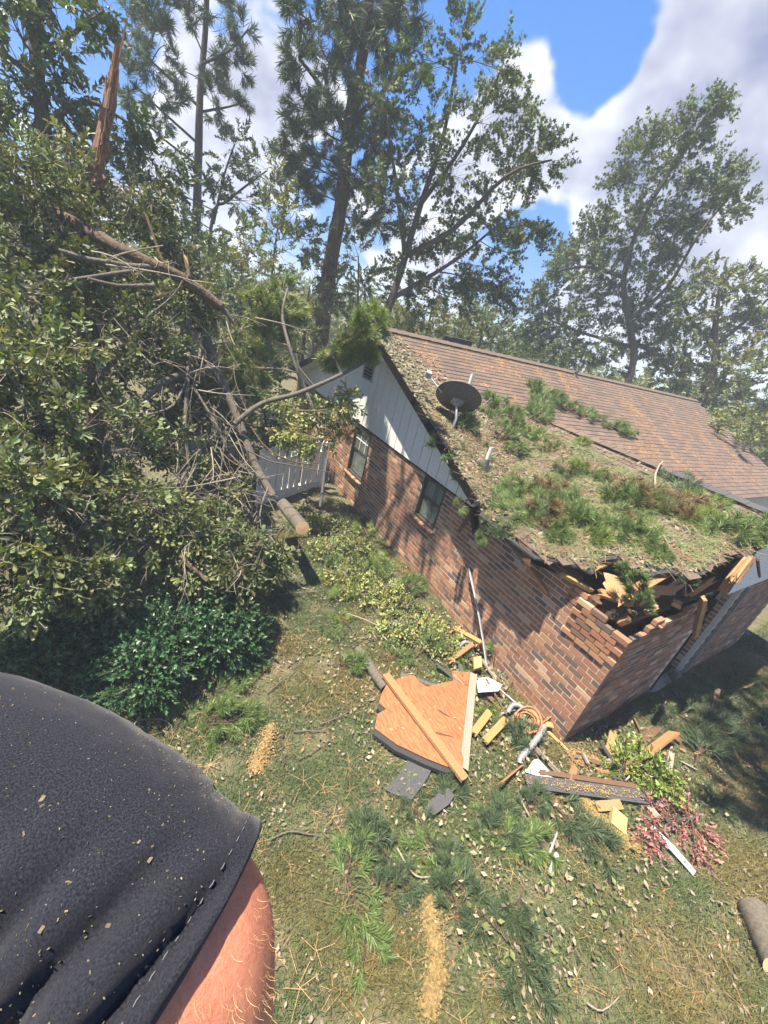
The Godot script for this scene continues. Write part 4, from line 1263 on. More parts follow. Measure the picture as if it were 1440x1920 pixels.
	tree("oak_tree", "dark leafy oak filling the top left corner of the view", "oak tree",
		[[[Vector3(-5.768, 4.422, -10.697) * Vector3(1, 0, 1), Vector3(-5.698, 5.222, -10.677), Vector3(-5.660, 5.942, -10.611), Vector3(-5.670, 6.620, -10.708), Vector3(-5.655, 7.261, -10.780), Vector3(-5.513, 8.084, -10.778)], 0.16, 0.07], [[Vector3(-5.660, 5.942, -10.611), Vector3(-4.994, 6.555, -10.554), Vector3(-4.329, 6.491, -10.566)], 0.06, 0.02], [[Vector3(-5.648, 6.895, -10.656), Vector3(-5.082, 7.496, -10.757), Vector3(-4.625, 7.958, -10.741)], 0.05, 0.02], [[Vector3(-5.670, 6.620, -10.708), Vector3(-6.015, 6.746, -10.650), Vector3(-6.374, 6.902, -10.572)], 0.06, 0.02], [[Vector3(-5.513, 8.084, -10.778), Vector3(-5.053, 8.774, -9.929), Vector3(-3.6, 10.3, -7.0), Vector3(-2.6, 10.6, -5.2)], 0.07, 0.03]],
		[[Vector3(-3.0, 10.3, -5.5), 0.25], [Vector3(-2.75, 10.4, -4.6), 0.25], [Vector3(-3.1, 10.3, -6.9), 0.25], [Vector3(-3.6, 10.3, -8.0), 0.4], [Vector3(-5.488, 8.257, -10.726), 0.9],
		[Vector3(-5.849, 7.089, -9.787), 0.37], [Vector3(-5.329, 7.535, -10.233), 0.32], [Vector3(-4.966, 7.418, -9.823), 0.18], [Vector3(-5.967, 6.732, -10.797), 0.42], [Vector3(-5.399, 7.062, -10.931), 0.27], [Vector3(-6.078, 6.176, -11.098), 0.45], [Vector3(-5.333, 6.483, -10.846), 0.28], [Vector3(-4.914, 6.548, -10.556), 0.25], [Vector3(-4.623, 7.999, -10.762), 0.20], [Vector3(-5.838, 5.708, -10.478), 0.39], [Vector3(-5.118, 6.013, -10.582), 0.39], [Vector3(-4.504, 6.418, -11.012), 0.31], [Vector3(-4.176, 6.019, -10.329), 0.40], [Vector3(-3.768, 5.861, -10.892), 0.30], [Vector3(-4.723, 5.771, -11.269), 0.50], [Vector3(-4.159, 6.438, -9.960), 0.15], [Vector3(-5.366, 5.463, -11.178), 0.46], [Vector3(-5.955, 5.165, -10.956), 0.44], [Vector3(-3.581, 6.175, -10.699), 0.21], [Vector3(-6.402, 6.450, -10.338), 0.42], [Vector3(-6.626, 5.474, -10.767), 0.47]],
		{"per": 14.0, "leaf": "oval_far", "green": "leaf_dark", "lean": Vector3(0, -0.4, 0), "run": 3})
	tree("young_tree", "thin forked tree to the right of the slender pine", "tree",
		[[[Vector3(-1.827, 5.204, -16.507) * Vector3(1, 0, 1), Vector3(-1.840, 5.516, -16.493), Vector3(-1.318, 6.499, -16.314), Vector3(-0.276, 7.596, -15.917)], 0.08, 0.02], [[Vector3(-1.765, 5.692, -16.469), Vector3(-1.526, 7.085, -16.274), Vector3(-1.287, 7.967, -16.072)], 0.05, 0.02]],
		[[Vector3(-1.226, 8.102, -16.409), 0.42], [Vector3(-1.470, 7.349, -15.950), 0.39], [Vector3(-0.477, 7.593, -15.183), 0.44], [Vector3(0.197, 7.357, -16.531), 0.37], [Vector3(-1.737, 6.332, -15.634), 0.39], [Vector3(-0.722, 6.600, -16.270), 0.42], [Vector3(-1.908, 6.858, -15.888), 0.27], [Vector3(-2.078, 5.608, -16.624), 0.46], [Vector3(-2.973, 6.293, -17.458), 0.47], [Vector3(-2.599, 5.629, -17.115), 0.49]],
		{"per": 12.0, "green": "leaf_dark", "leaf": "oval_far"})
	tree("pine_tree", "tall pine beyond the right edge whose crown dapples the lower lawn", "pine tree",
		[[[Vector3(1.6, 0, 4.7), Vector3(1.5, 4, 4.5), Vector3(1.3, 9, 4.0), Vector3(1.0, 14, 3.4)], 0.2, 0.06]],
		[[Vector3(-0.6, 9.2, 0.6), 0.8], [Vector3(0.8, 9.6, 0.3), 1.0], [Vector3(1.8, 9.2, 0.9), 1.0], [Vector3(0.2, 10.0, 1.8), 0.8], [Vector3(2.6, 9.8, 0.0), 1.0], [Vector3(1.4, 11.0, 1.6), 1.0], [Vector3(3.4, 9.5, 1.2), 0.9], [Vector3(-1.2, 10.4, 2.0), 0.7]],
		{"leaf": "tuft_far", "green": "needle_dark", "bark": "pine_bark", "per": 22.0, "size": 1.2, "run": 3})
	var thick := [
		["pale green young tree left of the full pine trunk", [Vector3(-0.293, 2.548, -14.024), Vector3(-0.306, 3.899, -14.135), Vector3(-0.195, 5.935, -14.352)], [[Vector3(-1.308, 5.341, -14.403), 0.64], [Vector3(-0.419, 6.178, -14.881), 0.56], [Vector3(-0.022, 6.439, -13.218), 0.49], [Vector3(-0.934, 4.721, -13.698), 0.71], [Vector3(-0.072, 5.384, -13.414), 0.67], [Vector3(0.650, 5.864, -13.171), 0.49], [Vector3(-0.900, 3.696, -14.937), 0.72], [Vector3(0.032, 4.111, -14.428), 0.79], [Vector3(-1.782, 4.368, -13.748), 0.54], [Vector3(-0.251, 7.156, -14.073), 0.36]]],
		["olive undergrowth tree at the foot of the full pine", [Vector3(0.628, 2.253, -12.614), Vector3(0.571, 3.248, -12.756), Vector3(0.687, 4.518, -13.190)], [[Vector3(0.544, 4.217, -12.681), 0.64], [Vector3(0.160, 3.405, -12.275), 0.58], [Vector3(-0.311, 3.098, -13.823), 0.69], [Vector3(-1.531, 3.037, -12.660), 0.61], [Vector3(1.064, 4.373, -12.210), 0.45], [Vector3(1.016, 5.209, -13.362), 0.42], [Vector3(0.096, 2.643, -12.862), 0.51]]],
		["thin young tree between the pine and the sweetgum", [Vector3(3.061, 3.145, -13.838), Vector3(2.949, 3.875, -13.939), Vector3(2.759, 5.933, -14.304)], [[Vector3(2.641, 5.896, -14.582), 0.57], [Vector3(3.363, 4.729, -14.594), 0.74], [Vector3(2.816, 3.777, -14.483), 0.59], [Vector3(3.230, 5.394, -13.684), 0.43], [Vector3(3.717, 3.767, -14.374), 0.53], [Vector3(2.055, 6.703, -13.936), 0.39]]],
		["bushy young tree right of the sweetgum trunk", [Vector3(6.071, 2.935, -13.121), Vector3(5.876, 4.113, -13.338), Vector3(5.953, 5.276, -13.632)], [[Vector3(5.497, 5.020, -13.321), 0.71], [Vector3(4.890, 4.347, -13.169), 0.55], [Vector3(5.908, 4.836, -12.368), 0.73], [Vector3(5.100, 4.374, -14.835), 0.42], [Vector3(5.659, 4.123, -12.384), 0.59], [Vector3(4.770, 3.836, -13.210), 0.50], [Vector3(6.721, 3.897, -11.893), 0.50]]],
		["young tree behind the fallen oak near its snapped limb", [Vector3(-2.597, 1.543, -12.290), Vector3(-2.573, 2.723, -12.485), Vector3(-2.428, 4.117, -12.970)], [[Vector3(-2.483, 4.543, -11.879), 0.46], [Vector3(-2.849, 4.020, -12.956), 0.49], [Vector3(-2.091, 3.691, -12.324), 0.48], [Vector3(-2.386, 2.981, -12.994), 0.54], [Vector3(-3.308, 4.566, -12.418), 0.42], [Vector3(-3.814, 4.894, -12.029), 0.39], [Vector3(-4.353, 5.076, -12.272), 0.38], [Vector3(-2.964, 5.025, -13.242), 0.39]]]]
	thick.append(["dark brush behind the white fence", [Vector3(-1.738, 0.097, -7.853), Vector3(-1.725, 1.064, -8.249), Vector3(-1.767, 1.755, -8.587)], [[Vector3(-1.631, 1.575, -8.780), 0.47], [Vector3(-2.277, 1.642, -8.802), 0.45], [Vector3(-1.210, 1.478, -8.338), 0.39], [Vector3(-2.173, 1.011, -7.971), 0.44], [Vector3(-2.889, 1.532, -7.456), 0.39], [Vector3(-2.547, 0.430, -7.736), 0.41], [Vector3(-3.030, 0.707, -7.681), 0.39], [Vector3(-1.531, 0.790, -7.907), 0.38]]])
	thick.append(["brush under the pine boughs left of the gable", [Vector3(-1.717, 0.799, -9.799), Vector3(-1.726, 1.618, -10.038), Vector3(-1.744, 2.287, -10.188)], [[Vector3(-1.491, 2.093, -10.567), 0.51], [Vector3(-2.234, 2.167, -10.420), 0.48], [Vector3(-0.885, 1.889, -10.496), 0.44], [Vector3(-1.797, 2.617, -11.309), 0.51], [Vector3(-2.677, 1.784, -10.061), 0.47], [Vector3(-1.257, 2.702, -10.557), 0.42]]])
	for i in thick.size():
		var q: Array = thick[i]
		var foot: Vector3 = q[1][0] * Vector3(1, 0, 1)
		tree("young_tree", q[0], "tree", [[[foot, q[1][1], q[1][2]], 0.07, 0.02]], q[2], {"per": 15.0, "green": ["leaf_olive", "leaf_olive", "leaf_green", "leaf_olive", "leaf_dark", "leaf_dark", "leaf_green"][i], "leaf": ["oval_far", "oval_far", "oval_far", "far_leaves", "oval_far", "oval_far", "oval_far"][i], "lowest": 0.3})
	# the wood behind: one mass of trees that cannot be told apart
	var far := Many.new()
	for i in 5200:
		var a := rr(-1.2, 1.25)
		var dist := rr(27, 48)
		var top := 4.5 + 3.0 * bumps.get_noise_2d(a * 160.0, 3.0) + 1.4 * bumps.get_noise_2d(a * 700.0, 9.0)
		var dir := Vector3(0.532, 0, -0.726).normalized().rotated(Vector3.UP, -a)
		var p := Vector3(EYE.x, 0, EYE.z) + dir * dist
		p.y = rr(0.2, top * dist / 36.0)
		var k := rr(0.7, 1.3)
		far.add(Transform3D(Basis.from_euler(Vector3(rng.randf() * 6.0, rng.randf() * 6.0, rng.randf() * 6.0)).scaled(Vector3.ONE * rr(2.6, 4.5)), p), Color(k, k * rr(0.9, 1.1), k * 0.9))
	tag(many("distant_wood", KIT.oval_far, M.leaf_olive, far), "far green wood closing the view behind the trees", "wood")

func fallen_oak() -> void:
	var trunk := [Vector3(-4.376, 4.749, -8.138), Vector3(-3.794, 4.121, -7.500), Vector3(-3.496, 3.504, -6.811), Vector3(-3.308, 2.941, -6.283), Vector3(-3.073, 2.381, -5.785), Vector3(-2.834, 1.684, -5.147), Vector3(-2.622, 1.316, -4.674), Vector3(-2.289, 1.043, -4.081)]
	tree("fallen_oak", "huge fallen oak heaped with wilting leaves left of the house", "fallen tree",
		[[[Vector3(-2.622, 1.316, -4.674) , Vector3(-2.834, 1.684, -5.147), Vector3(-3.073, 2.381, -5.785), Vector3(-3.308, 2.941, -6.283), Vector3(-3.496, 3.504, -6.811), Vector3(-3.814, 4.128, -7.301)], 0.062, 0.075],
		[[Vector3(-3.814, 4.128, -7.301), Vector3(-4.786, 3.917, -7.031), Vector3(-5.411, 3.543, -6.460)], 0.06, 0.03], [[Vector3(-3.496, 3.504, -6.811), Vector3(-4.568, 3.054, -6.017), Vector3(-5.310, 2.432, -5.214)], 0.05, 0.03],
		[[Vector3(-3.732, 3.618, -6.247), Vector3(-3.799, 2.916, -5.733), Vector3(-3.893, 2.232, -5.242), Vector3(-3.899, 1.719, -4.826), Vector3(-4.165, 1.430, -4.377)], 0.042, 0.014], [[Vector3(-3.799, 2.916, -5.733), Vector3(-4.040, 2.513, -5.346), Vector3(-4.481, 2.384, -5.019), Vector3(-4.722, 2.139, -4.722)], 0.026, 0.008], [[Vector3(-3.748, 2.757, -5.586), Vector3(-3.462, 2.312, -5.096), Vector3(-3.323, 1.986, -4.840), Vector3(-2.966, 1.699, -4.396), Vector3(-2.746, 1.273, -3.726)], 0.024, 0.008],
		[[Vector3(-4.352, 3.860, -7.123), Vector3(-4.540, 3.117, -6.537), Vector3(-4.673, 2.502, -5.995), Vector3(-4.875, 2.127, -5.353)], 0.09, 0.04], [[Vector3(-3.365, 2.953, -6.192), Vector3(-4.182, 2.711, -5.722), Vector3(-4.992, 1.968, -4.753), Vector3(-5.506, 1.519, -4.040)], 0.07, 0.03], [[Vector3(-3.899, 1.719, -4.826), Vector3(-4.308, 1.349, -4.229), Vector3(-4.691, 1.165, -3.898)], 0.025, 0.01]],
		[[Vector3(-5.667, 4.921, -6.791), 0.48], [Vector3(-5.173, 5.107, -7.660), 0.53], [Vector3(-4.509, 5.154, -8.153), 0.49], [Vector3(-4.000, 4.997, -7.830), 0.35], [Vector3(-5.722, 4.218, -6.939), 0.52], [Vector3(-5.113, 4.381, -6.625), 0.47], [Vector3(-4.558, 4.324, -7.358), 0.48], [Vector3(-4.111, 3.814, -6.507), 0.37], [Vector3(-5.641, 3.570, -5.656), 0.47], [Vector3(-5.185, 3.572, -6.659), 0.54], [Vector3(-4.678, 3.421, -6.371), 0.46], [Vector3(-5.674, 2.967, -4.958), 0.47], [Vector3(-5.262, 2.966, -5.241), 0.50], [Vector3(-4.782, 2.703, -5.764), 0.48], [Vector3(-4.234, 3.211, -5.861), 0.36], [Vector3(-5.654, 2.350, -4.559), 0.50], [Vector3(-5.226, 2.305, -4.579), 0.49], [Vector3(-4.751, 2.138, -4.916), 0.46], [Vector3(-5.612, 1.985, -3.546), 0.44], [Vector3(-5.280, 1.773, -3.937), 0.46], [Vector3(-4.841, 1.552, -4.341), 0.47], [Vector3(-4.382, 1.562, -3.996), 0.35], [Vector3(-5.587, 1.556, -2.951), 0.37], [Vector3(-5.314, 1.367, -3.256), 0.32], [Vector3(-4.406, 1.061, -3.761), 0.36], [Vector3(-3.899, 1.165, -3.777), 0.38], [Vector3(-3.429, 1.240, -3.726), 0.36], [Vector3(-3.500, 1.511, -4.177), 0.33], [Vector3(-2.912, 0.760, -3.805), 0.34], [Vector3(-3.805, 0.852, -3.453), 0.27], [Vector3(-3.464, 0.940, -3.143), 0.26], [Vector3(-4.004, 1.760, -5.340), 0.35], [Vector3(-6.188, 3.751, -6.264), 0.49], [Vector3(-6.131, 2.750, -5.117), 0.46], [Vector3(-5.958, 2.108, -3.661), 0.39], [Vector3(-5.930, 1.582, -3.068), 0.33], [Vector3(-3.645, 3.898, -6.674), 0.24], [Vector3(-4.950, 1.232, -3.078), 0.21], [Vector3(-3.752, 4.358, -7.930), 0.29], [Vector3(-3.390, 2.654, -7.085), 0.37], [Vector3(-3.639, 1.947, -7.183), 0.38], [Vector3(-3.880, 2.693, -7.040), 0.31], [Vector3(-2.802, 2.641, -7.942), 0.32], [Vector3(-2.636, 2.374, -7.150), 0.29], [Vector3(-3.257, 2.098, -6.640), 0.33], [Vector3(-4.131, 2.046, -6.559), 0.34], [Vector3(-2.743, 3.149, -8.119), 0.31]],
		{"per": 36.0, "leaf": "oak_near", "green": "oak_green", "bark": "grey_bark", "run": 4, "size": 1.0, "lean": Vector3(0.1, -0.7, 0.1), "thick": 0.55, "pale": 0.3, "bare": 11, "tangle": [[Vector3(-3.315, 2.811, -5.737), 0.6, 12], [Vector3(-3.689, 2.025, -4.924), 0.8, 22], [Vector3(-3.277, 1.734, -4.609), 0.6, 12], [Vector3(-4.009, 2.369, -5.299), 0.8, 18], [Vector3(-4.152, 3.268, -6.038), 0.9, 14], [Vector3(-3.120, 1.339, -4.133), 0.5, 14], [Vector3(-4.530, 3.897, -6.127), 0.9, 12], [Vector3(-2.910, 3.571, -6.506), 0.7, 8]]})
	# the sawn butt log of the same oak, cut loose and facing the house
	var base: Vector3 = Vector3(-2.199, 0.801, -5.317)
	var tip: Vector3 = Vector3(-2.352, 1.130, -3.911)
	var log := thing("oak_log", "sawn oak log with a round pale cut end beside the fence", "log", base)
	var m := MB.new()
	m.tube([Vector3.ZERO, (tip - base) * 0.4, (tip - base) * 0.8, tip - base], [0.112, 0.116, 0.114, 0.112], 16, 0.04, rng, false)
	put("bark", m.mesh(), M.grey_bark, log)
	m = MB.new()
	var d := (tip - base).normalized()
	var bs := basis_to(d)
	for k in 24:
		m.tri(tip - base + d * 0.004, tip - base + bs * (Vector3(cos(TAU * (k + 1) / 24), 0, sin(TAU * (k + 1) / 24)) * 0.111), tip - base + bs * (Vector3(cos(TAU * k / 24), 0, sin(TAU * k / 24)) * 0.111))
	put("cut_face", m.mesh(), M.cut_wood, log)
	# bare snapped limbs sticking out of the heap
	stick("snapped_limb", "dark barked snapped limb slanting down across the fallen oak", "limb", [Vector3(-5.514, 4.673, -7.302), Vector3(-4.811, 4.400, -6.446), Vector3(-4.326, 4.274, -6.139), Vector3(-3.966, 4.217, -6.112), Vector3(-3.602, 4.065, -6.164), Vector3(-3.301, 3.911, -6.105)], 0.085, 0.075, "pine_bark", 12)
	stick("snapped_limb", "thin curling end of torn bark below the dark limb", "limb", [Vector3(-3.325, 3.929, -6.111), Vector3(-3.198, 3.805, -6.077), Vector3(-3.100, 3.686, -6.046)], 0.05, 0.012, "grey_bark", 7)
	stick("snapped_limb", "dark side limb under the slanting snapped limb", "limb", [Vector3(-5.250, 4.168, -5.919), Vector3(-4.930, 4.149, -5.937), Vector3(-4.396, 4.196, -6.039), Vector3(-4.066, 4.273, -6.122)], 0.03, 0.045, "grey_bark", 8)
	stick("snapped_limb", "smooth grey limb lying level in the fallen crown", "limb", [Vector3(-5.150, 3.887, -5.609), Vector3(-4.765, 4.029, -5.735), Vector3(-4.435, 4.151, -5.839)], 0.018, 0.026, "grey_bark", 8)
	stick("snapped_limb", "pale grey level limb with a blunt end", "limb", [Vector3(-4.961, 3.941, -5.624), Vector3(-4.655, 3.931, -5.730), Vector3(-4.222, 4.015, -5.822)], 0.02, 0.032, "grey_bark", 8)
	put_split("wood_splinter", "long thin splinter of torn wood standing over the dark limb", Vector3(-4.092, 4.300, -6.125), Vector3(-4.293, 4.858, -6.227), 0.11, 0.03)
	put_split("wood_splinter", "short broad orange splinter beside the dark limb", Vector3(-3.746, 4.191, -6.138), Vector3(-3.814, 4.521, -6.199), 0.12, 0.04)
	var snag := thing("snapped_tree", "snapped tree trunk ending in a tall orange splinter above the fallen oak", "snapped tree", Vector3(-5.112, 4.540, -8.036) * Vector3(1, 0, 1))
	var o := snag.position
	m = MB.new()
	m.tube([Vector3.ZERO, Vector3(-5.112, 4.540, -8.036) - o, Vector3(-4.909, 5.182, -7.914) - o], [0.2, 0.17, 0.15], 12, 0.06, rng)
	put("trunk", m.mesh(), M.pine_bark, snag)
	m = MB.new()
	m.tube([Vector3(-4.880, 5.100, -7.620) - o, Vector3(-4.813, 5.406, -7.593) - o, Vector3(-4.715, 5.747, -7.601) - o, Vector3(-4.622, 6.130, -7.587) - o, Vector3(-4.562, 6.431, -7.574) - o], [0.105, 0.10, 0.09, 0.07, 0.045], 9, 0.3, rng)
	put("torn_wood", m.mesh(), M.inner_wood, snag)
	for k in 22:
		var p0: Vector3 = (Vector3(-4.842, 5.230, -7.510) as Vector3).lerp(Vector3(-4.557, 6.412, -7.527), rng.randf()) - o
		var p1 := p0 + (Vector3(-4.537, 6.554, -7.545) - Vector3(-4.675, 5.877, -7.581)).normalized() * rr(0.25, 0.6) + ball() * 0.05
		put("wood_sliver", lumber(p0 + ball() * 0.11, p1, rr(0.03, 0.09), 0.025, rr(0, 3), 0.0, 0.2), M.inner_wood, snag)
	for k in 16:
		var p0: Vector3 = (Vector3(-4.826, 5.262, -7.457) as Vector3).lerp(Vector3(-4.558, 6.401, -7.479), rng.randf()) - o + ball() * 0.1
		put("wood_fibre", lumber(p0, p0 + (Vector3(-4.537, 6.554, -7.545) - Vector3(-4.675, 5.877, -7.581)).normalized() * rr(0.2, 0.7) + ball() * 0.05, rr(0.008, 0.025), 0.01, rr(0, 3), 0.05, 0.15), M[["pale_wood", "new_wood"][k % 2]], snag)
	put("torn_wood", lumber(Vector3(-4.913, 5.126, -7.517) - o, Vector3(-4.678, 5.259, -7.459) - o, 0.1, 0.06, 0.9, 0.02, 0.1), M.inner_wood, snag)
	# slighter bare branches hanging in front
	var hang := [
		["leafless grey twig dropping from the heap towards the fence", [Vector3(-3.178, 2.131, -4.753), Vector3(-2.845, 2.032, -4.509), Vector3(-2.505, 2.006, -4.379), Vector3(-1.807, 1.887, -4.370)], 0.014, 0.007],
		["bare branch crossing before the white fence", [Vector3(-2.944, 2.313, -5.194), Vector3(-2.692, 2.026, -4.907), Vector3(-2.250, 1.908, -4.699), Vector3(-1.903, 1.926, -4.673)], 0.02, 0.008],
		["thin upright twig under the leaning trunk", [Vector3(-3.633, 1.244, -3.964), Vector3(-3.522, 1.728, -4.435), Vector3(-3.354, 2.359, -4.983)], 0.007, 0.011],
		["forked dead twig in the dark hollow of the heap", [Vector3(-4.109, 1.291, -3.947), Vector3(-3.966, 1.679, -4.371), Vector3(-3.761, 2.020, -4.825)], 0.012, 0.008],
		["reddish peeled stick at the foot of the heap", [Vector3(-4.138, 1.120, -3.479), Vector3(-4.013, 1.048, -3.287), Vector3(-3.873, 0.941, -3.119)], 0.028, 0.022],
		["thin dead twig reaching left out of the hollow", [Vector3(-4.568, 1.849, -4.272), Vector3(-4.290, 1.703, -4.413), Vector3(-3.983, 1.487, -4.502)], 0.006, 0.01],
		["grey twig slanting under the oak log", [Vector3(-3.437, 1.078, -3.815), Vector3(-3.189, 1.161, -4.047), Vector3(-2.955, 1.288, -4.293)], 0.008, 0.012]]
	for q in hang:
		stick("bare_branch", q[0], "branch", q[1], q[2], q[3], "grey_bark" if q[2] < 0.02 else "pine_bark")

func put_split(called: String, label: String, a: Vector3, b: Vector3, w: float, t: float) -> void:
	var o := put(called, lumber(Vector3.ZERO, b - a, w, t, 0.6, 0.05, a.distance_to(b) * 0.6), M.pale_wood, null, Transform3D(Basis(), a))
	tag(o, label, "splinter")

func fence_and_shrubs() -> void:
	var a: Vector3 = Vector3(-2.307, 1.250, -6.721)
	var b: Vector3 = Vector3(-0.483, 1.250, -7.484)
	a.y = 0.0
	b.y = 0.0
	var f := thing("picket_fence", "weathered white picket fence panel between fallen oak and house wall", "fence", a)
	var n := 11
	var d := (b - a).normalized()
	var face := Vector3(d.z, 0, -d.x)
	var wid := a.distance_to(b) / n
	for i in n:
		var at := d * wid * (i + 0.5)
		if i >= 7: at += d * 0.03
		var tall := 1.27 + rr(-0.015, 0.015)
		var pts := PackedVector2Array([Vector2(-0.46, 0), Vector2(0.46, 0), Vector2(0.46, 1), Vector2(0.3, 1.045), Vector2(0.0, 1.06), Vector2(-0.3, 1.045), Vector2(-0.46, 1)])
		var m := MB.new()
		var q := []
		for p in pts: q.append(at + d * p.x * (wid - 0.012) + Vector3.UP * p.y * tall)
		for i2 in range(1, q.size() - 1):
			m.tri(q[0], q[i2], q[i2 + 1])
			m.tri(q[0] + face * 0.018, q[i2 + 1] + face * 0.018, q[i2] + face * 0.018)
		for i2 in q.size():
			var u: Vector3 = q[i2]
			var w: Vector3 = q[(i2 + 1) % q.size()]
			m.quad(u, u + face * 0.018, w + face * 0.018, w)
		put("picket", m.mesh(), M.white_paint, f, Transform3D(Basis(face, rr(-0.02, 0.02)), Vector3.ZERO))
	for y in [0.25, 1.05]:
		put("rail", lumber(Vector3(0, y, 0) - face * 0.03 * signf(face.dot(EYE - a)), d * a.distance_to(b) + Vector3(0, y, 0) - face * 0.03 * signf(face.dot(EYE - a)), 0.09, 0.035, 0.0), M.white_paint, f)
	put("post", lumber(d * wid * n + Vector3(0, -0.1, 0), d * wid * n + Vector3(0, 1.3, 0), 0.09, 0.09), M.white_paint, f)
	var dsp := stick("downspout", "grey metal drain pipe leaning between the fence and the brick wall", "drain pipe", [Vector3(-1.624, 1.876, -4.993), Vector3(-1.710, 1.558, -4.774), Vector3(-1.823, 1.169, -4.504)], 0.027, 0.027, "drain_grey", 8)
	dsp.set_meta("kind", "")
	dsp.remove_meta("kind")
	var spots := [[Vector3(-4.717, 0.000, -2.532), "rounded dark green shrub under the left part of the fallen oak", 0.62, 0.62], [Vector3(-3.776, 0.000, -2.635), "rounded dark green shrub nearest the trampled lawn", 0.5, 0.5], [Vector3(-5.511, 0.000, -2.881), "dark shrub half hidden behind the shoulder", 0.6, 0.4]]
	for s in spots:
		var c: Vector3 = s[0]
		var r: float = s[2]
		var hgt: float = s[3]
		c += Vector3(0.12, 0, -0.25)
		var blobs := []
		for k in 12:
			var q := ball()
			blobs.append([c + Vector3(q.x * r * 0.75, hgt * (0.55 + 0.35 * q.y), q.z * r * 0.75), r * 0.5])
		tree("shrub", s[1], "shrub", [[[c, c + Vector3(0.03, hgt * 0.4, 0), c + Vector3(0, hgt * 0.7, 0)], 0.03, 0.015]], blobs, {"per": 150.0, "leaf": "shrub", "green": "shrub_green", "size": 1.0, "run": 3, "thick": 0.4})

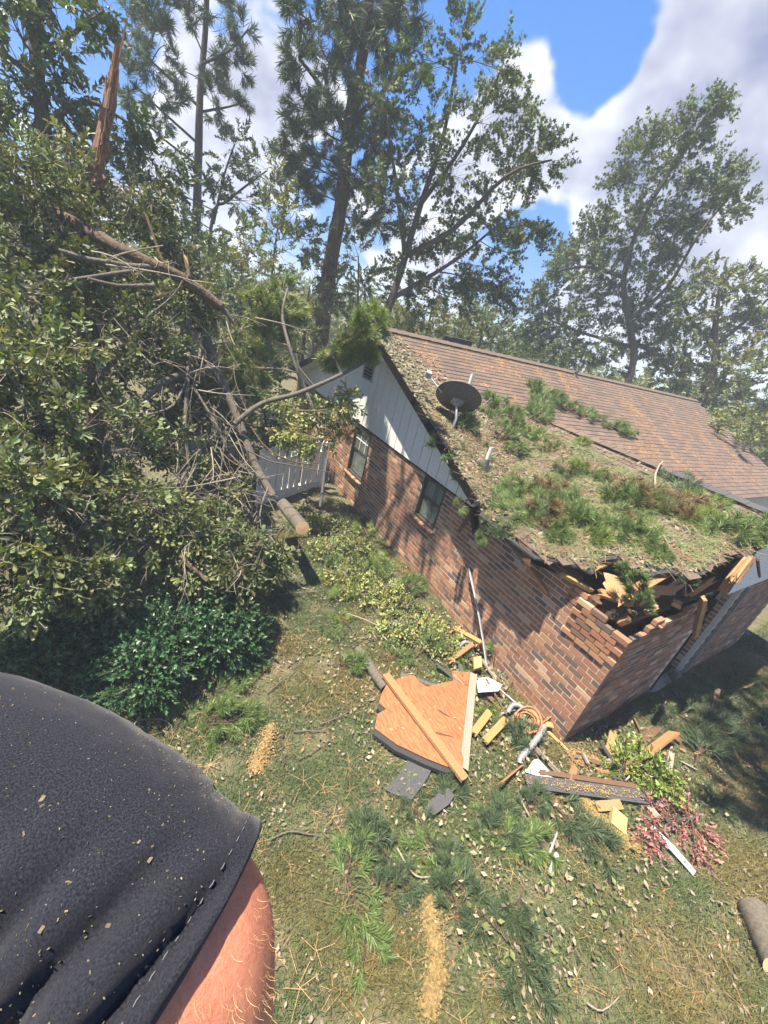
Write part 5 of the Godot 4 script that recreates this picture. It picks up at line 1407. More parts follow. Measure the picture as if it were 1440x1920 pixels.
func fallen_pine() -> void:
	# the top of a pine that came down across the gable
	var o: Vector3 = Vector3(-2.968, 1.973, -6.169)
	tree("fallen_pine_top", "fallen pine top whose long branch lies across the white gable", "fallen tree",
		[[[Vector3(-3.137, 2.260, -5.441), Vector3(-2.709, 2.607, -5.541), Vector3(-2.068, 2.839, -5.603), Vector3(-1.245, 3.228, -5.769), Vector3(-0.653, 3.541, -5.961), Vector3(-0.322, 3.776, -6.144)], 0.05, 0.03],
		[[Vector3(-1.744, 2.958, -5.720), Vector3(-1.973, 3.197, -5.965), Vector3(-2.010, 3.417, -6.120)], 0.02, 0.008], [[Vector3(-1.245, 3.228, -5.769), Vector3(-1.343, 3.522, -5.970), Vector3(-1.193, 3.840, -6.155)], 0.02, 0.008]],
		[[Vector3(-1.097, 3.678, -6.099), 0.19], [Vector3(-1.016, 3.967, -5.845), 0.22], [Vector3(-0.358, 4.216, -6.597), 0.22], [Vector3(-0.612, 3.740, -6.085), 0.12], [Vector3(-1.201, 3.427, -6.411), 0.09]],
		{"per": 42.0, "leaf": "tuft_near", "green": "needle_bright", "bark": "grey_bark", "bare": 3, "run": 4, "size": 1.0, "lean": Vector3(0, -0.6, 0), "thick": 0.6})
	tree("fallen_pine_top", "bright green pine boughs piled behind the left end of the gable", "fallen tree",
		[[[Vector3(-0.870, 1.773, -7.157), Vector3(-1.367, 2.799, -7.616), Vector3(-1.702, 3.764, -8.067), Vector3(-1.599, 4.386, -8.268)], 0.06, 0.02]],
		[[Vector3(-1.653, 3.781, -8.426), 0.42], [Vector3(-2.092, 3.963, -8.376), 0.34], [Vector3(-0.673, 4.031, -10.553), 0.35], [Vector3(-2.084, 2.734, -7.972), 0.27], [Vector3(-2.178, 3.226, -8.221), 0.33], [Vector3(-2.725, 2.835, -7.123), 0.27], [Vector3(-1.563, 4.306, -8.728), 0.29]],
		{"per": 34.0, "leaf": "tuft_near", "green": "needle_bright", "bark": "pale_bark", "run": 4, "size": 1.1, "lean": Vector3(0.1, -0.7, 0.1), "thick": 0.6})
	tree("oak_branch", "leafy oak branch hanging before the brick at the fence end of the gable", "fallen branch",
		[[[Vector3(-1.777, 2.351, -6.247), Vector3(-1.397, 2.427, -6.111), Vector3(-0.886, 2.607, -6.027)], 0.02, 0.01], [[Vector3(-1.587, 2.388, -6.181), Vector3(-1.188, 2.075, -5.908), Vector3(-0.991, 1.918, -5.754)], 0.015, 0.008]],
		[[Vector3(-1.243, 2.398, -6.426), 0.21], [Vector3(-1.114, 2.539, -5.831), 0.15], [Vector3(-0.874, 1.913, -6.344), 0.25], [Vector3(-1.583, 1.911, -5.700), 0.22], [Vector3(-1.507, 2.149, -6.612), 0.24], [Vector3(-1.895, 1.906, -6.106), 0.20], [Vector3(-0.720, 2.680, -6.284), 0.10], [Vector3(-1.865, 2.284, -6.614), 0.19]],
		{"per": 22.0, "leaf": "oak_near", "green": "heap_leaf", "bark": "grey_bark", "run": 3, "thick": 0.5, "bare": 3, "lean": Vector3(0, -0.6, 0)})
	# heaps along the foot of the wall
	var heaps := [
		["heap of wilted oak leaves against the far end of the brick wall", [Vector3(-1.216, 0.100, -5.578), Vector3(-0.895, 0.120, -5.174), Vector3(-1.350, 0.100, -4.673), Vector3(-0.846, 0.150, -4.511)], 0.27, "oak_near", "oak_green"],
		["heap of yellowing branches under the middle of the brick wall", [Vector3(-1.004, 0.150, -3.742), Vector3(-0.896, 0.150, -3.323), Vector3(-1.414, 0.120, -3.790), Vector3(-1.313, 0.100, -3.335)], 0.24, "oak_near", "oak_green"],
		["heap of leafy twigs beside the leaning white strip", [Vector3(-0.860, 0.120, -2.639), Vector3(-0.675, 0.080, -2.248), Vector3(-1.191, 0.060, -2.418), Vector3(-0.605, 0.060, -1.890)], 0.2, "oak_near", "oak_green"]]
	for q in heaps:
		var blobs := []
		for c in q[1]: blobs.append([c, q[2]])
		tree("branch_heap", q[0], "branch heap", [[[q[1][0], q[1][1], q[1][2]], 0.015, 0.008]], blobs, {"per": 84.0, "leaf": q[3], "green": "heap_leaf", "bark": "grey_bark", "bare": 5, "run": 3, "flat": 0.12, "thick": 0.4, "size": 0.68, "lowest": 0.03})
	var places := [Vector3(-0.524, 0.250, -4.702), Vector3(-0.695, 0.250, -4.148), Vector3(-0.692, 0.250, -3.623), Vector3(-1.196, 0.150, -4.033), Vector3(-1.773, 0.050, -3.655), Vector3(-0.822, 0.200, -3.093), Vector3(-1.854, 0.050, -2.619), Vector3(-1.713, 0.050, -2.349), Vector3(-1.816, 0.050, -3.106), Vector3(-1.151, 0.050, -1.848), Vector3(-0.865, 0.050, -1.547), Vector3(-0.263, 0.050, -1.246), Vector3(-0.145, 0.050, -0.906), Vector3(-2.233, 0.030, -2.988), Vector3(-0.561, 0.030, -0.974), Vector3(-0.137, 0.200, -1.275), Vector3(-0.859, 0.030, -0.814)]
	for i in places.size():
		bough("yellow-green pine bough in the rubbish along the foot of the wall", places[i], rng.randf() * TAU, Basis(Vector3(0, 0, 1), rr(-0.1, 0.25)), rr(0.5, 0.9), i, ["needle_bright", "needle_green"][i % 2], "pine boughs along the wall foot")

# ---------------------------------------------------------------- the crushed corner
func corner_wreck() -> void:
	var bits := [
		["splintered plywood sheet bridging the hole in the roof corner", Vector3(0.208, 2.120, -0.642), Vector3(0.701, 2.080, -0.302), 0.30, 0.018, "pale_wood", 0.5, 0.1, 0.12],
		["long yellow rafter end lying along the broken wall top", Vector3(-0.178, 2.080, -0.965), Vector3(0.089, 2.020, -0.588), 0.05, 0.05, "yellow_wood", 0.2, 0.08, 0.1],
		["dark torn rafter just above the yellow one", Vector3(-0.124, 2.140, -1.253), Vector3(0.054, 2.080, -0.772), 0.09, 0.04, "old_wood", 0.4, 0.1, 0.06],
		["thick tan rafter under the splintered sheet", Vector3(0.066, 2.060, -0.564), Vector3(0.418, 2.020, -0.304), 0.10, 0.05, "new_wood", 0.3, 0.04, 0.04],
		["orange block of rafter in the middle of the hole", Vector3(0.756, 2.120, -0.473), Vector3(0.996, 2.080, -0.293), 0.13, 0.06, "new_wood", 0.2, 0.03, 0.05],
		["second orange block resting against the first", Vector3(0.625, 2.200, -0.306), Vector3(1.115, 2.160, -0.208), 0.11, 0.06, "new_wood", 0.6, 0.05, 0.03],
		["pale splintered stub standing up on the wall top", Vector3(1.170, 2.080, -0.273), Vector3(1.348, 2.280, -0.243), 0.12, 0.06, "pale_wood", 0.3, 0.02, 0.16],
		["thin pale splinter curling beside the stub", Vector3(1.429, 2.060, -0.147), Vector3(1.435, 2.240, -0.253), 0.04, 0.015, "pale_wood", 0.9, 0.02, 0.1],
		["dark plank at the back of the hole", Vector3(0.662, 2.300, -0.412), Vector3(1.532, 2.340, -0.405), 0.12, 0.03, "old_wood", 0.5, 0.1, 0.1],
		["long brown rafter running to the front of the roof", Vector3(1.711, 1.941, -0.200), Vector3(1.702, 2.419, -0.050), 0.09, 0.04, "new_wood", 0.4, 0.1, 0.14],
		["small sawn block perched on the front wall", Vector3(1.095, 2.040, -0.148), Vector3(1.148, 2.040, -0.052), 0.09, 0.06, "pale_wood", 0.2, 0.0, 0.02],
		["little orange block caught in the hanging bough", Vector3(0.056, 1.897, -0.203), Vector3(0.076, 2.012, -0.142), 0.07, 0.06, "new_wood", 0.6, 0.0, 0.0],
		["little split block left of the front wall top", Vector3(0.495, 2.000, -0.152), Vector3(0.686, 2.060, -0.149), 0.06, 0.05, "pale_wood", 0.3, 0.0, 0.04],
		
		["long brown trim board slanting under the beam end", Vector3(1.953, 2.162, 0.040), Vector3(1.837, 2.698, 0.040), 0.10, 0.03, "new_wood", 0.6, 0.03, 0.05],
		["cracked stud hanging over the front window", Vector3(0.953, 2.359, 0.120), Vector3(1.681, 1.565, 0.140), 0.085, 0.045, "pale_wood", 0.3, 0.06, 0.05],
		["dark wooden trim hanging down the front of the roof edge", Vector3(1.750, 2.826, 0.160), Vector3(2.686, 2.382, 0.140), 0.04, 0.02, "old_wood", 0.3, 0.02, 0.06],
		["short red board hanging from the torn eave", Vector3(-0.220, 2.062, -2.596), Vector3(-0.100, 1.500, -2.834), 0.06, 0.02, "old_wood", 0.2, 0.02, 0.08],
		["broad black board dangling below the torn eave", Vector3(-0.300, 2.173, -2.536), Vector3(-0.160, 1.745, -2.416), 0.17, 0.02, "trim_dark", 0.5, 0.02, 0.07],
		["tan lumber strip hanging off the eave end against the bricks", Vector3(-0.240, 1.953, -1.447), Vector3(-0.060, 1.675, -1.029), 0.07, 0.035, "new_wood", 0.2, 0.03, 0.06],
		["bright metal strip hanging loose along the torn eave", Vector3(-0.340, 2.158, -2.020), Vector3(-0.200, 1.858, -1.424), 0.05, 0.006, "metal_white", 0.3, 0.0, 0.02]]
	for q in bits:
		board("broken_board", q[0], "broken board", q[1], q[2], q[3], q[4], q[5], q[6], q[7], q[8])
	var beam_at: Vector3 = Vector3(1.644, 2.539, 0.120)
	var beam_to: Vector3 = Vector3(1.775, 2.797, 0.100)
	var beam := thing("broken_beam", "big pale beam end split into layers beneath the front roof edge", "beam", beam_at)
	for k in 14:
		var off := Vector3(rr(-0.11, 0.11), rr(-0.04, 0.04), rr(-0.05, 0.06))
		put("split_layer", lumber(off + (beam_at - beam_to) * rr(-0.05, 0.35), beam_to - beam_at + off * 0.8 + (beam_to - beam_at) * rr(-0.2, 0.1), rr(0.03, 0.08), rr(0.02, 0.045), rr(0.3, 0.8), 0.14, 0.05), M[["pale_wood", "new_wood", "yellow_wood"][k % 3]], beam)
	bough("pine bough with needles hanging down over the broken brick corner", Vector3(0.331, 2.188, -0.147), 2.6, Basis(Vector3(0.3, 0, 1).normalized(), -1.0), 0.7, 1)
	bough("second pine tuft dangling lower on the brick corner", Vector3(0.101, 2.039, -0.105), 3.2, Basis(Vector3(0.3, 0, 1).normalized(), -1.2), 0.5, 2)
	bough("pine tuft poking out at the low end of the white gable", Vector3(-0.250, 2.202, -2.734), 3.6, Basis(Vector3(1, 0, 0), 0.8), 0.5, 0)
	bough("pine tuft hanging under the torn eave beside the black board", Vector3(-0.250, 2.042, -2.202), 3.9, Basis(Vector3(1, 0, 0), 1.0), 0.45, 3)
	bough("pine tuft caught among the beams over the front wall", Vector3(0.758, 2.419, 0.050), 1.0, Basis(Vector3(1, 0, 0), 0.3), 0.45, 1, "needle_dark")
	var m := MB.new()
	for r in 9:
		for k in 9:
			var an := TAU * k / 9 + r * 0.35
			var y := 0.004 + r * 0.008
			var rad := 0.026 * sin(0.35 + 2.5 * r / 8.0)
			var d := Vector3(cos(an), 0.25, sin(an))
			var s := Vector3(-sin(an), 0, cos(an)) * 0.009
			var p := Vector3(cos(an) * rad * 0.6, y, sin(an) * rad * 0.6)
			m.tri(p - s, p + d * rad * 0.85 + Vector3(0, 0.008, 0), p + s)
			m.tri(p - s, p + Vector3(0, -0.006, 0) + d * rad * 0.4, p + d * rad * 0.85 + Vector3(0, 0.008, 0))
	m.tube([Vector3(0, 0, 0), Vector3(0, 0.04, 0), Vector3(0, 0.08, 0)], [0.012, 0.016, 0.003], 8)
	var cone_mesh := m.mesh()
	var spots := [Vector3(0.166, 2.073, -0.326), Vector3(0.209, 2.148, -0.302), Vector3(0.226, 2.131, -0.223), Vector3(0.283, 2.208, -0.229), Vector3(0.075, 1.990, -0.332), Vector3(0.142, 2.046, -0.250), Vector3(0.002, 1.907, -0.279), Vector3(0.161, 2.071, -0.188), Vector3(0.291, 2.176, -0.152), Vector3(0.082, 1.983, -0.264)]
	for i in spots.size():
		var o := put("pine_cone", cone_mesh, M.cone, null, Transform3D(Basis.from_euler(Vector3(rr(-2, 2), rr(0, 6), rr(-2, 2))), spots[i]))
		tag(o, "closed grey-brown pine cone in the bunch on the broken brick corner", "pine cone", "pine cones on the broken corner")

# ---------------------------------------------------------------- rubbish on the lawn
func flat_piece(called: String, label: String, category: String, pts: Array, thick: float, material: String, wave := 0.0) -> MeshInstance3D:
	var base: Vector3 = pts[0]
	var poly := PackedVector2Array()
	for p in pts: poly.append(Vector2(p.x - base.x, p.z - base.z))
	var mesh := slab(poly, func(q): return Vector3(q.x, wave * sin(q.x * 3.0 + q.y * 2.0), q.y), thick)
	var o := put(called, mesh, M[material], null, Transform3D(Basis(), base))
	tag(o, label, category)
	return o

func yard_debris() -> void:
	# the torn piece of roof deck lying wrong side up
	var base: Vector3 = Vector3(-1.784, 0.140, -0.833)
	var deck := thing("roof_deck_piece", "torn orange plywood piece of roof lying wrong side up on the lawn", "roof piece", base)
	var pts := [Vector3(-1.913, 0.140, -1.486), Vector3(-1.814, 0.140, -1.496), Vector3(-1.656, 0.140, -1.515), Vector3(-1.468, 0.140, -1.489), Vector3(-1.458, 0.140, -1.356), Vector3(-1.396, 0.140, -1.263), Vector3(-1.202, 0.140, -1.250), Vector3(-0.943, 0.140, -1.236), Vector3(-0.850, 0.140, -1.389), Vector3(-0.556, 0.140, -1.281), Vector3(-1.095, 0.140, -0.732), Vector3(-1.632, 0.140, -0.225), Vector3(-1.799, 0.140, -0.292), Vector3(-1.966, 0.140, -0.461), Vector3(-2.196, 0.140, -0.736), Vector3(-2.342, 0.140, -1.014), Vector3(-2.224, 0.140, -1.162), Vector3(-2.092, 0.140, -1.176), Vector3(-2.138, 0.140, -1.288), Vector3(-2.029, 0.140, -1.397)]
	var poly := PackedVector2Array()
	for p in pts: poly.append(Vector2(p.x - base.x, p.z - base.z))
	var lift := func(q): return Vector3(q.x, 0.03 * sin(q.x * 2.5 + 1.0), q.y)
	put("plywood", slab(poly, lift, 0.014), M.plywood, deck)
	var under := PackedVector2Array()
	for p in poly: under.append(p * 0.99 + Vector2(-0.05, 0.04))
	put("tar_paper", slab(under, func(q): return Vector3(q.x, 0.03 * sin(q.x * 2.5 + 1.0) - 0.02, q.y), 0.05), M.felt, deck)
	put("edge_board", lumber(Vector3(-0.579, 0.170, -1.222) - base, Vector3(-1.645, 0.150, -0.186) - base, 0.10, 0.03, 0.3, 0.03, 0.05), M.grey_wood, deck)
	for q in [[Vector3(-1.743, 0.165, -1.151), Vector3(-1.454, 0.165, -1.132)], [Vector3(-1.780, 0.170, -0.737), Vector3(-1.507, 0.165, -0.549)], [Vector3(-1.469, 0.165, -0.930), Vector3(-1.370, 0.165, -0.774)]]:
		var m := MB.new()
		m.tube(curve(q[0] - base, q[1] - base, 4, 0.15), radii(0.005, 0.003, 5), 5)
		put("stuck_twig", m.mesh(), M.bark, deck)
	board("lumber", "long clean two-by-four lying diagonally over the torn plywood", "lumber", Vector3(-1.875, 0.200, -1.609), Vector3(-1.717, 0.190, -0.093), 0.11, 0.04, "new_wood", 0.0, 0.01, 0.01)
	stick("log", "short barked log end-on to the two-by-four", "log", [Vector3(-1.950, 0.080, -2.217), Vector3(-1.945, 0.080, -1.921), Vector3(-1.910, 0.080, -1.492)], 0.06, 0.075, "grey_bark", 12)
	stick("log", "dark stick of limb behind the plywood", "log", [Vector3(-1.594, 0.100, -1.595), Vector3(-1.442, 0.100, -1.440), Vector3(-1.244, 0.100, -1.263)], 0.04, 0.04, "grey_bark", 10)
	flat_piece("shingle_scrap", "dark blue-grey roofing scrap lying below the plywood", "roofing scrap", [Vector3(-2.124, 0.060, -0.576), Vector3(-1.891, 0.060, -0.399), Vector3(-2.048, 0.060, -0.308), Vector3(-2.319, 0.060, -0.202), Vector3(-2.468, 0.060, -0.332), Vector3(-2.527, 0.060, -0.413), Vector3(-2.311, 0.060, -0.476)], 0.012, "tar", 0.02)
	flat_piece("shingle_scrap", "small dark roofing scrap standing in the grass below the lumber end", "roofing scrap", [Vector3(-1.891, 0.090, -0.189), Vector3(-1.872, 0.050, -0.041), Vector3(-1.981, 0.050, 0.002), Vector3(-2.193, 0.050, 0.018), Vector3(-2.237, 0.050, -0.075), Vector3(-2.050, 0.070, -0.127)], 0.012, "tar", 0.02)
	board("metal_strip", "white bent metal strip leaning up against the brick wall", "metal strip", Vector3(-0.148, 0.080, -1.359), Vector3(-0.040, 1.181, -2.482), 0.075, 0.012, "metal_white", 0.5, 0.0, 0.3, 0.02)
	board("lumber", "yellow board propped along the foot of the brick wall", "lumber", Vector3(-0.120, -0.258, -2.900), Vector3(-0.140, 0.284, -1.569), 0.08, 0.035, "yellow_wood", 0.4, 0.03, 0.02)
	board("lumber", "broken orange stake poking out near the leaning white strip", "lumber", Vector3(-0.816, 0.120, -1.538), Vector3(-0.273, 0.250, -1.632), 0.06, 0.045, "new_wood", 0.3, 0.1, 0.0)
	board("lumber", "flat yellow plank piece right of the plywood", "lumber", Vector3(-1.183, 0.090, -0.522), Vector3(-0.727, 0.090, -0.685), 0.09, 0.03, "yellow_wood", 0.0, 0.04, 0.02)
	board("lumber", "yellow plank piece next to the grey duct", "lumber", Vector3(-1.111, 0.100, -0.384), Vector3(-0.616, 0.120, -0.505), 0.09, 0.035, "yellow_wood", 0.1, 0.02, 0.02)
	board("gutter", "dark gutter length with a pale lip against the wall foot", "gutter", Vector3(-0.200, -0.120, -0.991), Vector3(-0.200, 0.034, -0.432), 0.12, 0.08, "trim_dark", 0.4)
	board("gutter_lip", "pale metal lip along the dark gutter length", "metal strip", Vector3(-0.240, 0.007, -1.014), Vector3(-0.240, 0.126, -0.444), 0.02, 0.012, "metal_white", 0.2)
	flat_piece("metal_sheet", "crumpled white sheet beside the right edge of the plywood", "metal sheet", [Vector3(-0.596, 0.160, -1.139), Vector3(-0.429, 0.200, -1.086), Vector3(-0.336, 0.140, -0.896), Vector3(-0.462, 0.100, -0.835), Vector3(-0.735, 0.120, -0.942)], 0.004, "metal_white", 0.05)
	flat_piece("foam_scrap", "pale yellow foam scrap at the foot of the white strip", "foam scrap", [Vector3(-0.396, 0.200, -1.443), Vector3(-0.260, 0.200, -1.422), Vector3(-0.392, 0.200, -1.254), Vector3(-0.537, 0.200, -1.261)], 0.05, "foam")
	# coil of hose and the grey ribbed duct
	var c: Vector3 = Vector3(-0.344, 0.100, -0.386)
	var coil := []
	for i in 110:
		var a := i * 0.42
		coil.append(Vector3(cos(a) * (0.09 + 0.0008 * i + 0.012 * sin(i * 0.7)) + 0.03 * sin(i * 0.13), 0.014 * (i / 15.0) + 0.012 * sin(a * 1.7 + i * 0.05), sin(a) * (0.08 + 0.0007 * i)))
	var m := MB.new()
	m.tube(coil, radii(0.012, 0.012, coil.size()), 7)
	tag(put("garden_hose", m.mesh(), M.hose, null, Transform3D(Basis.from_euler(Vector3(0.35, 0, 0.45)), c)), "coiled orange-brown garden hose by the house corner", "hose")
	var paths := [["long grey ribbed plastic duct bent beside the hose", [Vector3(-0.228, 0.180, -0.202), Vector3(-0.370, 0.160, -0.146), Vector3(-0.584, 0.120, -0.093), Vector3(-0.776, 0.080, -0.052), Vector3(-0.833, 0.050, -0.012)], 0.042],
		["short curl of grey ribbed duct above the hose", [Vector3(-0.473, 0.080, -0.583), Vector3(-0.364, 0.140, -0.616), Vector3(-0.286, 0.160, -0.538), Vector3(-0.326, 0.120, -0.422)], 0.035],
		["grey ribbed duct end among the leaves under the white strip", [Vector3(-0.423, 0.150, -1.721), Vector3(-0.344, 0.220, -1.718), Vector3(-0.242, 0.180, -1.658), Vector3(-0.320, 0.100, -1.581)], 0.032]]
	for q in paths:
		var p2 := []
		var r2 := []
		var src: Array = q[1]
		for i in src.size() - 1:
			for k in 12:
				p2.append((src[i] as Vector3).cubic_interpolate(src[i + 1], src[maxi(i - 1, 0)], src[mini(i + 2, src.size() - 1)], k / 12.0) - (src[0] as Vector3))
				r2.append(q[2] * (1.0 if k % 4 < 2 else 0.82))
		m = MB.new()
		m.tube(p2, r2, 12)
		tag(put("ribbed_duct", m.mesh(), M.duct, null, Transform3D(Basis(), src[0])), q[0], "duct")
	flat_piece("metal_sheet", "bent white flashing standing at the lower end of the grey duct", "metal sheet", [Vector3(-0.672, 0.100, 0.037), Vector3(-0.607, 0.160, 0.053), Vector3(-0.607, 0.060, 0.221), Vector3(-0.717, 0.050, 0.169), Vector3(-0.848, 0.050, 0.089)], 0.004, "metal_white", 0.05)
	# the fascia board and what lies round it
	board("fascia_board", "long black fascia board sprinkled with sawdust near the house corner", "fascia board", Vector3(-0.962, 0.090, 0.170), Vector3(0.577, 0.100, 1.047), 0.15, 0.025, "tar", 0.0, 0.01, 0.06)
	board("lumber", "dark weathered batten lying behind the black fascia board", "lumber", Vector3(-0.723, 0.100, 0.165), Vector3(0.502, 0.100, 0.874), 0.05, 0.03, "old_wood", 0.2, 0.02, 0.05)
	board("lumber", "short orange block standing behind the fascia board", "lumber", Vector3(-0.447, 0.060, 0.429), Vector3(-0.230, 0.120, 0.317), 0.07, 0.04, "new_wood", 0.3)
	board("lumber", "white painted trim scrap behind the left end of the fascia board", "lumber", Vector3(-0.851, 0.070, 0.081), Vector3(-0.496, 0.090, 0.388), 0.03, 0.02, "white_paint", 0.2)
	var fo := MB.new()
	fo.box(Transform3D(Basis.from_euler(Vector3(0.2, 0.5, 0.1)), Vector3.ZERO), Vector3(0.2, 0.07, 0.17))
	tag(put("foam_block", fo.mesh(), M.foam, null, Transform3D(Basis(), Vector3(-0.227, 0.060, 0.921))), "yellow foam block half buried in sawdust below the fascia board", "foam block")
	board("lumber", "tan board end leaning on the yellow foam block", "lumber", Vector3(-0.339, 0.070, 0.715), Vector3(-0.060, 0.120, 0.837), 0.1, 0.02, "new_wood", 0.1)
	board("metal_strip", "short white metal strip lying left of the sawdust", "metal strip", Vector3(-1.404, 0.050, 0.905), Vector3(-1.165, 0.070, 0.807), 0.055, 0.01, "metal_white", 0.3, 0.02, 0.05)
	board("metal_strip", "narrow grey metal strip just above the short white one", "metal strip", Vector3(-1.261, 0.060, 0.779), Vector3(-1.012, 0.060, 0.687), 0.02, 0.008, "grey_track", 0.2)
	board("metal_strip", "long white metal strip under the red leaves", "metal strip", Vector3(0.116, 0.060, 1.127), Vector3(0.137, 0.050, 1.605), 0.075, 0.012, "metal_white", 0.2, 0.02, 0.03, 0.015)
	stick("stick", "brown stick pointing at the sawdust heap", "stick", [Vector3(-1.453, 0.050, 0.148), Vector3(-1.326, 0.060, 0.276), Vector3(-1.168, 0.050, 0.429)], 0.014, 0.01, "pine_bark")
	stick("stick", "pale stick crossing the brown one", "stick", [Vector3(-1.165, 0.080, 0.269), Vector3(-1.183, 0.060, 0.422), Vector3(-1.218, 0.050, 0.622)], 0.012, 0.01, "pale_bark")
	# boards thrown down in front of the house
	var more := [
		["wide brown plank sloping down in the shade of the front wall", Vector3(4.043, -0.122, 0.180), Vector3(0.959, 0.060, 0.470), 0.17, 0.03, "old_wood", 0.4, 0.05, 0.1],
		["reddish plank with a pale torn edge", Vector3(1.639, 0.220, 0.616), Vector3(0.538, 0.120, 0.613), 0.12, 0.035, "new_wood", 0.9, 0.05, 0.02],
		["short orange board leaning by the front corner", Vector3(0.721, 0.200, 0.219), Vector3(0.404, 0.050, 0.398), 0.08, 0.03, "new_wood", 0.3, 0.02, 0.12],
		["small upright brown board in the dark grass", Vector3(3.440, 0.250, 0.483), Vector3(3.078, 0.050, 0.655), 0.07, 0.02, "old_wood", 0.6, 0.1, 0.02],
		["greyish post stub leaning in the rubbish", Vector3(1.241, 0.200, 0.753), Vector3(0.702, 0.050, 1.008), 0.07, 0.05, "grey_wood", 0.2, 0.02, 0.04],
		["dark plank lying under the reddish one", Vector3(1.075, 0.060, 0.672), Vector3(0.509, 0.050, 0.794), 0.14, 0.03, "old_wood", 0.1, 0.02, 0.1],
		["thin pale stick of wood in the shaded grass", Vector3(4.230, 0.120, 0.669), Vector3(4.923, 0.100, 0.710), 0.03, 0.02, "pale_wood", 0.2, 0.1, 0.1]]
	for q in more:
		board("broken_board", q[0], "broken board", q[1], q[2], q[3], q[4], q[5], q[6], q[7], q[8])
	for i in 84:
		var p := Vector3(rr(0.1, 1.9), 0, rr(0.15, 1.2)) if i % 2 else Vector3(rr(-0.85, -0.1), 0, rr(-2.6, 0.1))
		p.y = gh(p.x, p.z) + rr(0.03, 0.1)
		var a := rng.randf() * TAU
		var e := p + Vector3(cos(a), rr(-0.1, 0.25), sin(a)) * (rr(0.35, 0.75) if i % 6 == 0 else rr(0.08, 0.32))
		var o := board("wood_scrap", ["dark brown", "orange", "grey", "black", "yellow"][i % 5] + (" splintered scrap of roof wood strewn before the front wall" if i % 2 else " splintered scrap of roof wood strewn along the gable wall"), "wood scrap", p, e, rr(0.02, 0.09), rr(0.008, 0.03), ["old_wood", "new_wood", "grey_wood", "tar", "yellow_wood"][i % 5], rr(0, 3), 0.06, 0.1)
		o.set_meta("group", ["dark brown", "orange", "grey", "black", "yellow"][i % 5] + (" scraps before the front wall" if i % 2 else " scraps along the gable wall"))
	var crumbs := Many.new()
	for i in 260:    # leaves and needles blown onto the plywood
		var q := Vector2(rr(-1.0, 1.0), rr(-1.0, 1.0))
		if not Geometry2D.is_point_in_polygon(q, poly): continue
		var k := rr(0.3, 1.0)
		crumbs.add(Transform3D(Basis.from_euler(Vector3(rr(-0.4, 0.4), rng.randf() * TAU, rr(-0.4, 0.4))).scaled(Vector3.ONE * rr(0.015, 0.05)), base + Vector3(q.x, 0.03 * sin(q.x * 2.5 + 1.0) + 0.006, q.y)), Color(k, k * 0.9, k * 0.7))
	tag(many("plywood_litter", KIT.litter, M.litter, crumbs), "bits of leaf and bark on the torn plywood", "leaf litter")
	var rc: Vector3 = Vector3(0.601, 0.100, 1.272)
	tree("red_shrub", "crushed shrub with dusty red leaves right of the sawdust", "shrub", [[[rc, rc + Vector3(0.1, 0.06, 0.05), rc + Vector3(0.2, 0.1, 0.0)], 0.01, 0.006]],
		[[Vector3(0.694, 0.080, 1.086), 0.12], [Vector3(0.375, 0.060, 1.153), 0.12], [Vector3(0.616, 0.060, 1.287), 0.13], [Vector3(0.698, 0.050, 1.406), 0.10], [Vector3(0.416, 0.040, 1.472), 0.10], [Vector3(0.100, 0.050, 1.171), 0.08], [Vector3(-0.068, 0.040, 1.202), 0.09]],
		{"per": 15.0, "leaf": "shrub", "green": "red_leaf", "size": 0.9, "run": 3, "flat": 0.6, "thick": 0.4})
	var weeds := [[Vector3(0.370, 0.050, 0.586), "leafy weed nearest the house corner"], [Vector3(0.655, 0.050, 0.751), "leafy weed between the planks and the fascia board"], [Vector3(0.694, 0.050, 0.938), "low leafy weed at the right end of the fascia board"]]
	for q in weeds:
		var w: Vector3 = q[0]
		tree("weed", q[1], "plant", [[[w, w + Vector3(0, 0.05, 0), w + Vector3(0.02, 0.1, 0)], 0.008, 0.005]], [[w + Vector3(0, 0.1, 0), 0.15], [w + Vector3(0.1, 0.08, -0.03), 0.12]], {"per": 26.0, "leaf": "shrub", "green": "needle_bright", "size": 1.1, "run": 3, "flat": 0.6, "thick": 0.4})
	var lg := thing("cut_log", "round end of a sawn log at the right edge of the lawn", "log", Vector3(0.037, 0.130, 2.322))
	m = MB.new()
	m.tube([Vector3(0, 0, 0), Vector3(0.35, -0.04, -0.3)], [0.13, 0.13], 18, 0.04, rng, false)
	put("bark", m.mesh(), M.grey_bark, lg)
	m = MB.new()
	var bs := basis_to(Vector3(-0.72, 0.3, 0.62))
	for k in 24:
		m.tri(bs.y * 0.004, bs.y * 0.004 + bs * (Vector3(cos(TAU * (k + 1) / 24), 0, sin(TAU * (k + 1) / 24)) * 0.13), bs.y * 0.004 + bs * (Vector3(cos(TAU * k / 24), 0, sin(TAU * k / 24)) * 0.13))
	put("cut_face", m.mesh(), M.cut_wood, lg)
